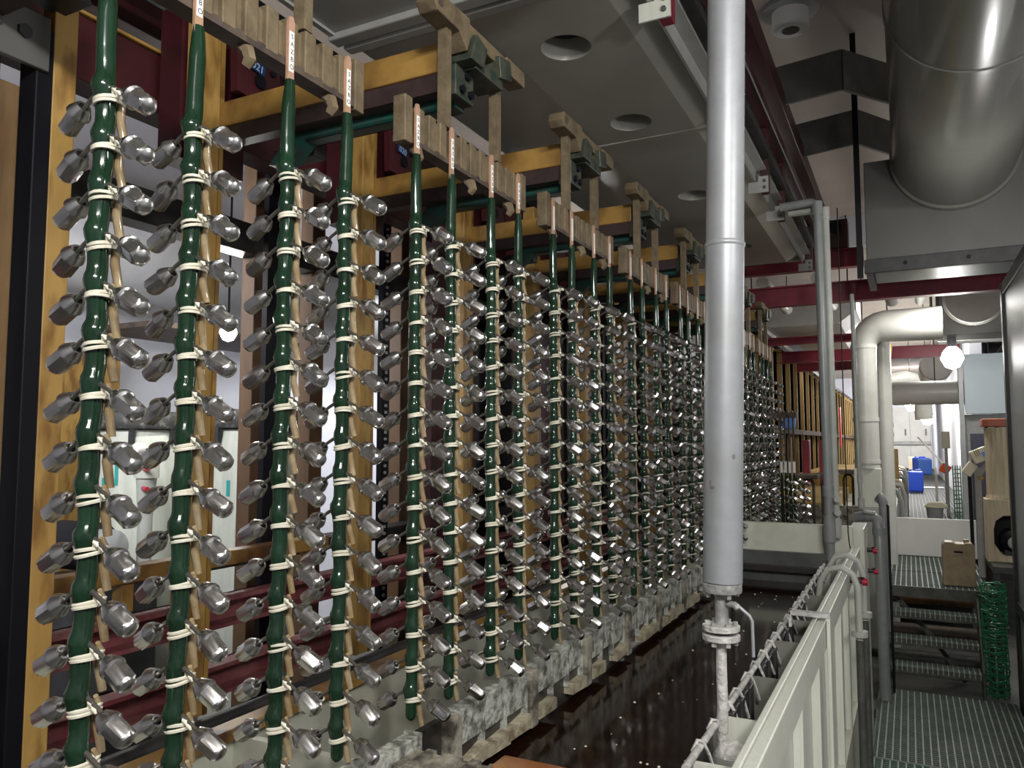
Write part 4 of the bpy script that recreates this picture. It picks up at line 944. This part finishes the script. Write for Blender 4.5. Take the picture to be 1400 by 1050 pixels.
# rear tank and its frames
t = thing('rear_tank', 'next pale tank behind the dark solution', 'tank', (-0.8, 6.0, -0.06))
MB().box(-1.25, -0.34, 4.72, 6.85, -0.06, 0.90).build('body', 'pale_plastic', t, bevel=0.005)
MB().box(-1.25, -0.34, 6.82, 6.86, 0.90, 1.12).build('end_wall', 'crust_dirty', t)
MB().box(-0.37, -0.34, 4.72, 6.82, 0.90, 1.02).build('side_wall', 'trough_grey', t)
MB().box(-1.2, -0.38, 4.9, 6.8, 0.90, 0.915).build('liquid', 'dark_lining', t)
for q, (x, y) in enumerate(((-0.93, 5.35), (-0.66, 6.05), (-0.55, 6.25), (-0.46, 7.1))):
    o = thing('saddle_frame', ['inverted U saddle frame beside the bundled rack, nearest', 'inverted U saddle frame right of the bundled rack, second', 'inverted U saddle frame right of the bundled rack, third', 'inverted U saddle frame behind the twin pipes'][q], 'frame', (x, y, 0.90), 'saddle frames on the rear tank')
    MB().tube([(x - 0.035, y, 0.0 if q == 3 else 0.90), (x - 0.035, y, 1.33), (x - 0.02, y, 1.36), (x + 0.02, y, 1.36), (x + 0.035, y, 1.33), (x + 0.035, y, 0.0 if q == 3 else 0.90)], 0.010, 8).build('hoop', 'bronze_dark', o, smooth=50)
    MB().box(x - 0.08, x + 0.08, y - 0.16, y + 0.16, 1.371, 1.40).build('saddle', 'bronze_dark', o, bevel=0.004)
# far yellow guide boards
for q in range(24):
    y = 7.1 + 0.72 * q
    o = thing('guide_board', 'tall yellow guide board with black channel beyond the racks, %s from the front' % ORDN[q], 'guide board', (-1.4, y, -0.06), 'yellow guide boards')
    MB().box(-1.455, -1.362, y, y + 0.06, -0.06, 2.78).build('board', 'yellow_far', o)
    MB().box(-1.3615, -1.356, y - 0.002, y + 0.014, -0.06, 2.79).build('edge', 'board_edge', o)
    MB().box(-1.445, -1.352, y + 0.22, y + 0.26, -0.06, 2.70).build('channel', 'matt_black', o)
beam('top_rail', 'black', -1.46, -1.38, 6.9, 24.2, 2.80, 2.86, 'black rail along the tops of the far yellow boards', 'rail')
beam('back_sheet', 'black', -1.62, -1.60, 6.9, 24.2, -0.06, 2.80, 'black backing sheet behind the far yellow boards', 'sheet')
beam('stop_rail', 'brown_rail', -1.34, -1.28, 7.0, 24.0, 1.735, 1.80, 'dark brown rail across the far yellow boards', 'rail')
beam('drip_tray', 'mustard', -1.27, -0.62, 7.0, 9.6, 1.0, 1.13, 'nearer stained yellow drip tray on the far tank line', 'tray')
beam('drip_tray', 'mustard', -1.27, -0.50, 10.6, 15.0, 1.0, 1.24, 'farther bright yellow drip tray on the far tank line', 'tray')
beam('far_tank', 'pale_plastic', -1.27, -0.42, 7.2, 24.0, -0.06, 1.0, 'row of pale tanks beneath the yellow drip trays', 'tank')
for q, (x, y) in enumerate(((-1.1, 9.9), (-0.95, 10.3))):
    tag(MB().box(x - 0.04, x + 0.04, y, y + 0.1, 1.0, 1.66).build('frame_column', 'red_beam', bevel=0.004), ['red steel stub left behind the twin pipes', 'red steel stub right behind the twin pipes'][q], 'column')
tag(MB().boxr((-1.27, 9.8, 1.885), (0.16, 0.06, 0.20), (0.1, 0.1, 0.3)).build('blue_bag', 'blue_tape', bevel=0.03), 'crumpled pale blue bag on the dark brown rail', 'bag')
tag(MB().box(-1.25, -1.22, 17.2, 17.3, 1.55, 2.35).build('red_rod', 'red_valve'), 'bright red upright rod among the far yellow boards', 'rod')
# bundled rack hung over the rear tank
t = thing('plating_rack', 'bundled rack of green spines and lug nuts hanging by itself over the rear tank', 'rack', (-0.76, 5.7, 0.93))
BX = ((-0.795, 5.70), (-0.77, 5.72), (-0.74, 5.70), (-0.715, 5.73))
for (x, y) in BX:
    MB().tube([(x, y, 1.42), (x, y, 1.30), (x + 0.003, y, 1.15), (x, y, 0.925)], [0.008, 0.011, 0.011, 0.010], 10).build('spine', 'green_coat', t, smooth=50)
    MB().box(x - 0.008, x + 0.008, y - 0.003, y + 0.003, 1.40, 1.50).build('copper_strip', 'label_white', t)
    MB().tube([(x, y, 1.495), (x, y, 1.80), (x, y - 0.01, 1.845), (x, y - 0.045, 1.85), (x, y - 0.055, 1.81)], 0.006, 6).build('hanger_bar', 'bronze_dark', t, smooth=50)
bn = MB(); rn = random.Random(8)
for q, (x, y) in enumerate(BX):
    for j in range(8):
        for s in (-1, 1):
            if s < 0 and q > 0: continue
            d = Vector((s * 0.8, rn.uniform(-0.3, 0.3), -0.55)).normalized()
            mx = Matrix.Translation((x + s * (0.045 + 0.012 * q), y, 1.36 - 0.052 * j - 0.013 * (q % 2))) @ d.to_track_quat('Z', 'Y').to_matrix().to_4x4() @ Matrix.Rotation(rn.uniform(0, 3), 4, 'Z')
            nut_mb(6, bn, mx)
tag(bn.build('lug_nuts', 'nut_metal', smooth=28), 'cluster of silver lug nuts on the bundled rack over the rear tank', 'lug nuts', kind='stuff')
t = thing('hook_beam', 'dark brown beam the bundled rack hooks onto', 'beam', (-1.0, 5.67, 1.80))
MB().box(-1.34, -0.68, 5.655, 5.69, 1.80, 1.838).build('arm', 'bronze_dark', t)
MB().box(-1.34, -1.28, 5.655, 6.999, 1.76, 1.799).build('tail', 'bronze_dark', t)
# pale hood over the far boards
t = thing('far_hood', 'pale tapered hood above the far yellow boards', 'hood', (-0.9, 9.0, 2.86))
MB().prism([(-1.7, 3.25), (-1.35, 2.92), (-0.62, 2.92), (-0.45, 3.05), (-0.45, 3.25)], 9.0, 9.9, 'y').build('front', 'hood_light', t)
MB().prism([(-1.7, 3.20), (-1.3, 2.96), (-0.70, 2.96), (-0.50, 3.08), (-0.5, 3.20)], 10.1, 15.0, 'y').build('rear', 'hood_light', t)
for x in (-1.6, -0.55):
    for y in (9.4, 12.5): MB().cyl((x, y, 3.2), (x, y, 4.2), 0.008, n=6).build('hang_rod', 'black_iron', t)

# ------------------------------------------------------------------ corridor beyond the steps
cf = struct(MB().box(-0.55, 1.0, 7.93, 33.8, 0.45, 0.64).build('floor', 'corridor_dark'))
gb = MB(); x = -0.12
while x < 0.62: gb.box(x, x + 0.010, 7.95, 19.0, 0.64, 0.652); x += 0.048
gb.build('floor_bars', 'grate_dim', cf)['kind'] = 'stuff'
MB().box(-0.15, 0.65, 19.05, 19.5, 0.64, 0.66).build('sill', 'concrete', cf)
struct(MB().box(0.80, 0.95, 12.5, 33.8, 0.64, 4.2).build('wall_corridor', 'wall_white'))
t = thing('far_door', 'white double door at the far end of the corridor', 'door', (0.25, 33.7, 0.65))
for x in (-0.62, 0.08): 
    d_ = MB().box(x, x + 0.68, 33.72, 33.78, 0.65, 3.0).build('leaf', 'partition_white', t)
    MB().box(x + 0.5, x + 0.56, 33.69, 33.72, 1.9, 2.15).build('handle', 'plenum_grey', d_)
MB().box(-0.6, 0.75, 33.62, 33.70, 1.55, 1.68).build('push_bar', 'concrete', t)
def canister(x, y, m_, label, w=0.28, h=0.42):
    o = thing('canister', label, 'canister', (x, y, 0.64), 'blue canisters')
    MB().box(x - w / 2, x + w / 2, y - 0.13, y + 0.13, 0.653, 0.64 + h).build('body', m_, o, bevel=0.03)
    MB().cyl((x - w * 0.28, y, 0.64 + h), (x - w * 0.28, y, 0.67 + h), 0.03, n=12).build('cap', m_, o)
    MB().box(x - 0.02, x + w * 0.4, y - 0.02, y + 0.02, 0.64 + h, 0.675 + h).build('handle', m_, o, bevel=0.008)
canister(0.10, 17.6, 'blue_plastic', 'dark blue canister lying nearest in the corridor')
canister(0.30, 28.6, 'blue_plastic', 'dark blue canister at the far end behind the light blue one', 0.42, 0.50)
canister(0.42, 27.2, 'blue_light', 'light blue canister at the far end of the corridor', 0.40, 0.48)
tag(MB().box(-0.02, 0.17, 29.5, 29.9, 0.64, 1.15).build('carton', 'frp_column', bevel=0.01), 'tan carton left of the far blue canisters', 'carton')
t = thing('mop_bucket', 'grey bucket with a pale cloth on its rim on the corridor floor', 'bucket', (0.26, 10.9, 0.652))
MB().lathe([(0.075, 0.653), (0.095, 0.82), (0.10, 0.83)], (0.26, 10.9, 0), 20).build('pail', 'grey_panel', t, smooth=40)
MB().prism([(0.14, 0.845), (0.20, 0.832), (0.40, 0.83), (0.40, 0.87), (0.33, 0.905), (0.20, 0.90)], 10.82, 10.98, 'y').build('cloth', 'cloth_pale', t, bevel=0.012)
t = thing('orange_brush', 'white stick with an orange end leaning in the corridor', 'brush', (0.5, 14.0, 0.65))
MB().cyl((0.14, 14.4, 1.72), (0.49, 14.0, 1.28), 0.012, n=8).build('stick', 'label_white', t)
MB().boxr((0.50, 13.98, 1.22), (0.14, 0.06, 0.14), (0, R(30), 0)).build('head', 'orange', t, bevel=0.01)
MB().cyl((0.50, 14.0, 0.652), (0.50, 14.0, 1.2), 0.010, n=8).build('stand', 'concrete', t)
tag(MB().prism([(13.2, 0.65), (13.5, 0.65), (13.5, 1.25), (13.3, 1.15)], 0.34, 0.37, 'x').build('white_sheet', 'partition_white', bevel=0.005), 'white curved sheet leaning at the corridor right side', 'sheet')
rn = random.Random(6); nb = MB()
for j in range(14): nb.tube([(0.46, 10.6, 0.66 + j * 0.05), (0.50, 10.5, 0.67 + j * 0.05), (0.54, 10.65, 0.66 + j * 0.05)], 0.006, 5)
for k in range(4): nb.tube([(0.46 + 0.025 * k, 10.6 - 0.05 * (k % 2), 0.65), (0.455 + 0.025 * k, 10.6 - 0.05 * (k % 2), 1.36)], 0.006, 5)
tag(nb.build('green_netting', 'net_green', smooth=60), 'narrow strip of green netting farther down the corridor', 'netting')
tag(MB().box(0.555, 0.70, 9.0, 9.05, 0.64, 1.72).build('dark_board', 'navy', bevel=0.004), 'dark navy panel behind the control post', 'panel')
tag(MB().box(0.52, 0.57, 10.0, 10.1, 0.64, 3.2).build('door_frame_post', 'grey_panel', bevel=0.004), 'pale frame post right of the corridor lamp', 'post')
tag(MB().box(0.58, 1.25, 10.05, 10.12, 1.95, 2.62).build('blue_board', 'pale_panel', bevel=0.004), 'pale bluish panel behind the corridor lamp', 'panel')
tag(MB().box(0.56, 1.3, 10.3, 10.4, 0.64, 1.95).build('grey_cabinet', 'concrete', bevel=0.004), 'grey concrete-coloured cabinet behind the control post', 'cabinet')
tag(MB().box(0.40, 0.50, 12.0, 12.1, 1.55, 1.78).build('switch_box', 'frp_pale', bevel=0.006), 'pale switch box on the corridor right side', 'switch box')
tag(MB().cyl((0.45, 12.05, 0.645), (0.45, 12.05, 1.55), 0.02, n=10).build('box_post', 'concrete'), 'thin post under the pale switch box', 'post')
#left bank of pumps and valves in the corridor
beam('pipe_bank', 'cream_plastic', -0.42, -0.13, 8.2, 20.0, 0.64, 0.98, 'low cream pump bank along the corridor left side', 'pump bank')
rn = random.Random(21)
for q in range(9):
    y = 8.5 + q * 1.0; x = -0.20 + rn.uniform(-0.03, 0.03); z = 1.0
    pipe_thing('manifold_pipe', 'tangled grey manifold pipe on the cream pump bank, %s from the front' % ORDN[q],
               [(x, y, 0.98), (x, y, 1.12 + rn.uniform(0, .1)), (x + 0.03, y, 1.18), (x + 0.10, y + 0.05, 1.16), (x + 0.14, y + 0.1, 1.05), (x + 0.14, y + 0.1, 0.655)], 0.022, ['pvc_grey', 'concrete', 'frp_column'][q % 3], 8,
               [((x, y, 1.05), (x, y, 1.09), 0.034)], cm='concrete')
tag(MB().box(-0.20, -0.12, 10.9, 10.98, 0.98, 1.55).build('orange_tank', 'yellow', bevel=0.01), 'orange-yellow tank above the corridor pump bank', 'tank')
pipe_thing('orange_pipe', 'orange-yellow plastic sheet strip hanging beside the white duct', [(-0.17, 9.0, 2.66), (-0.172, 9.0, 2.50), (-0.18, 9.0, 2.2), (-0.18, 9.0, 2.03)], [0.055, 0.04, 0.036, 0.03], 'yellow', 10, cat='strip')
for q, z in enumerate((1.79, 1.69)):
    tag(MB().box(-0.27, -0.13, 8.94, 9.0, z, z + 0.045).build('red_clamp', 'red_beam', bevel=0.006), ['upper red pipe clamp by the corridor', 'lower red pipe clamp by the corridor'][q], 'clamp', 'red pipe clamps')
t = thing('pale_duct', 'pale curved duct behind the far round duct end', 'duct', (0.0, 14, 2.4))
MB().tube([(-0.25, 14, 2.62), (0.0, 14, 2.66), (0.15, 14.1, 2.62), (0.22, 14.2, 2.45), (0.24, 14.2, 2.0)], 0.13, 18).build('shell', 'white_duct', t, smooth=50)
MB().cyl((-0.24, 14, 2.7), (-0.24, 14, 4.2), 0.01, n=6).build('hang_rod', 'black_iron', t)

# ------------------------------------------------------------------ background at the left
for q, (x, y, r) in enumerate(((-3.93, 3.0, 0.27), (-3.13, 3.1, 0.25), (-2.9, 5.2, 0.25))):
    t = thing('filter_tank', ['pale stained filter tank behind the two nearest spines', 'second filter tank, right of the pale stained one', 'third filter tank farther along the white wall'][q], 'filter tank', (x, y, -0.06), 'filter tanks')
    MB().lathe([(r, -0.06), (r, 1.60), (r * 0.94, 1.66), (r * 0.9, 1.70)], (x, y, 0), 28).build('shell', 'tank_white', t, smooth=40)
    MB().lathe([(r * 1.05, 1.705), (r * 1.08, 1.72), (r * 1.08, 1.77), (r * 1.05, 1.80)], (x, y, 0), 28).build('lid', 'lid_dark', t, smooth=40)
    for k in range(8):
        a = 2 * math.pi * k / 8
        MB().box(x + r * 1.02 * math.cos(a) - 0.012, x + r * 1.02 * math.cos(a) + 0.012, y + r * 1.02 * math.sin(a) - 0.012, y + r * 1.02 * math.sin(a) + 0.012, 1.62, 1.704).build('clamp', 'black_iron', t)
    for (a, z0, z1) in ((-60, 1.40, 1.56), (-75, 1.36, 1.44)):
        c, s_ = math.cos(R(a)), math.sin(R(a))
        MB().boxr((x + (r + 0.001) * c, y + (r + 0.001) * s_, (z0 + z1) / 2), (0.003, 0.018, z1 - z0), (0, 0, R(a))).build('stain', 'teal_stain', t)
t = thing('gauge_valve', 'pale valve stack with a round gauge beside the filter tank', 'valve', (-3.45, 2.7, -0.06))
MB().tube([(-3.47, 2.7, -0.06), (-3.47, 2.7, 1.25), (-3.47, 2.7, 1.45)], [0.035, 0.035, 0.05], 14).build('riser', 'pvc_pale', t, smooth=50)
MB().cyl((-3.47, 2.7, 1.45), (-3.47, 2.7, 1.52), 0.06, n=14).build('body', 'tank_white', t, smooth=40)
MB().lathe([(0.026, 2.62), (0.030, 2.63), (0.030, 2.66)], (-3.46, 0, 1.60), 18, 'y').build('gauge', 'label_white', t, smooth=30)
MB().cyl((-3.47, 2.7, 1.52), (-3.47, 2.7, 1.60), 0.015, n=8).build('stem', 'black_iron', t)
for z in (1.40, 1.50): MB().cyl((-3.44, 2.66, z), (-3.36, 2.62, z), 0.012, n=8).build('handle', 'red_valve', t)
t = thing('filter_pump', 'black and grey pump below the pale stained filter tank', 'pump', (-3.6, 2.5, -0.06))
MB().box(-3.85, -3.3, 2.35, 2.65, -0.06, 0.98).build('plinth', 'black_iron', t)
MB().lathe([(0.10, -3.85), (0.12, -3.83), (0.12, -3.55), (0.09, -3.53)], (0, 2.5, 1.12), 20, 'x').build('motor', 'black', t, smooth=30)
MB().lathe([(0.09, -3.53), (0.09, -3.44), (0.05, -3.42)], (0, 2.5, 1.12), 18, 'x').build('head', 'grey_panel', t, smooth=30)
MB().tube([(-3.5, 2.42, 1.18), (-3.5, 2.38, 1.30), (-3.47, 2.36, 1.33), (-3.44, 2.36, 1.28), (-3.42, 2.38, 1.10)], 0.018, 10).build('hose', 'label_white', t, smooth=60)
tag(MB().cyl((-4.3, 1.2, 2.85), (-4.3, 9.0, 2.85), 0.34, n=36).build('wall_duct', 'wall_duct_grey', smooth=40), 'wide pale duct along the left wall behind the near spines', 'duct')
tag(MB().box(-4.3, -3.7, 2.9, 4.2, 2.28, 2.31).build('wall_shelf', 'bronze_dark'), 'thin dark shelf below the pale wall duct', 'shelf')
tag(MB().box(-4.28, -4.22, 4.1, 4.16, -0.06, 2.28).build('shelf_post', 'bronze_dark'), 'thin dark post under the wall shelf', 'post')
tag(MB().box(-4.95, -4.80, 3.0, 3.5, -0.06, 2.22).build('yellow_locker', 'yellow', bevel=0.004), 'yellow locker by the left wall behind the mast', 'locker')
t = thing('wall_sign', 'small dark sign on the white wall behind the third spine', 'sign', (-5.09, 6.3, 1.9))
MB().box(-5.10, -5.085, 6.2, 6.42, 1.78, 2.10).build('plate', 'ink', t)
xf(text_mb('P', 0.2), Matrix.Translation((-5.084, 6.31, 1.94)) @ Matrix(((0, 0, 1, 0), (1, 0, 0, 0), (0, 1, 0, 0), (0, 0, 0, 1)))).build('letter', 'label_white', t)
# ------------------------------------------------------------------ lamps in view
def lamp(label, loc, r, m_='bulb', top=4.2):
    x, y, z = loc
    o = thing('work_lamp', label, 'lamp', (x, y, z - r), 'bare white lamps')
    MB().lathe([(r * 0.1, -r), (r * 0.6, -r * 0.8), (r, 0), (r * 0.75, r * 0.7), (r * 0.4, r * 1.1)], loc, 16).build('bulb', m_, o, smooth=80)
    MB().cyl((x, y, z + r * 1.1), (x, y, z + r * 2.0), r * 0.42, n=12).build('socket', 'black_iron', o, smooth=40)
    MB().cyl((x, y, z + r * 2.0), (x, y, top), 0.006, n=6).build('cord', 'black', o)
    return o
lamp('bright bare lamp glaring behind the second spine', (-3.2, 2.957, 2.211), 0.045)
lamp('bright bare lamp glaring between the far rack spines', (-3.2, 7.925, 2.272), 0.075)
lamp('bright bare lamp hanging under the corridor fan', (0.401, 8.48, 2.43), 0.10, 'bulb_corridor', top=2.66)  # bulb made larger to stand in for its glow
lamp('bright bare lamp deep in the corridor, the lower one', (0.323, 16.0, 2.054), 0.11, 'bulb_far')
lamp('bright bare lamp deep in the corridor, the higher one', (0.074, 20.0, 2.467), 0.12, 'bulb_far')
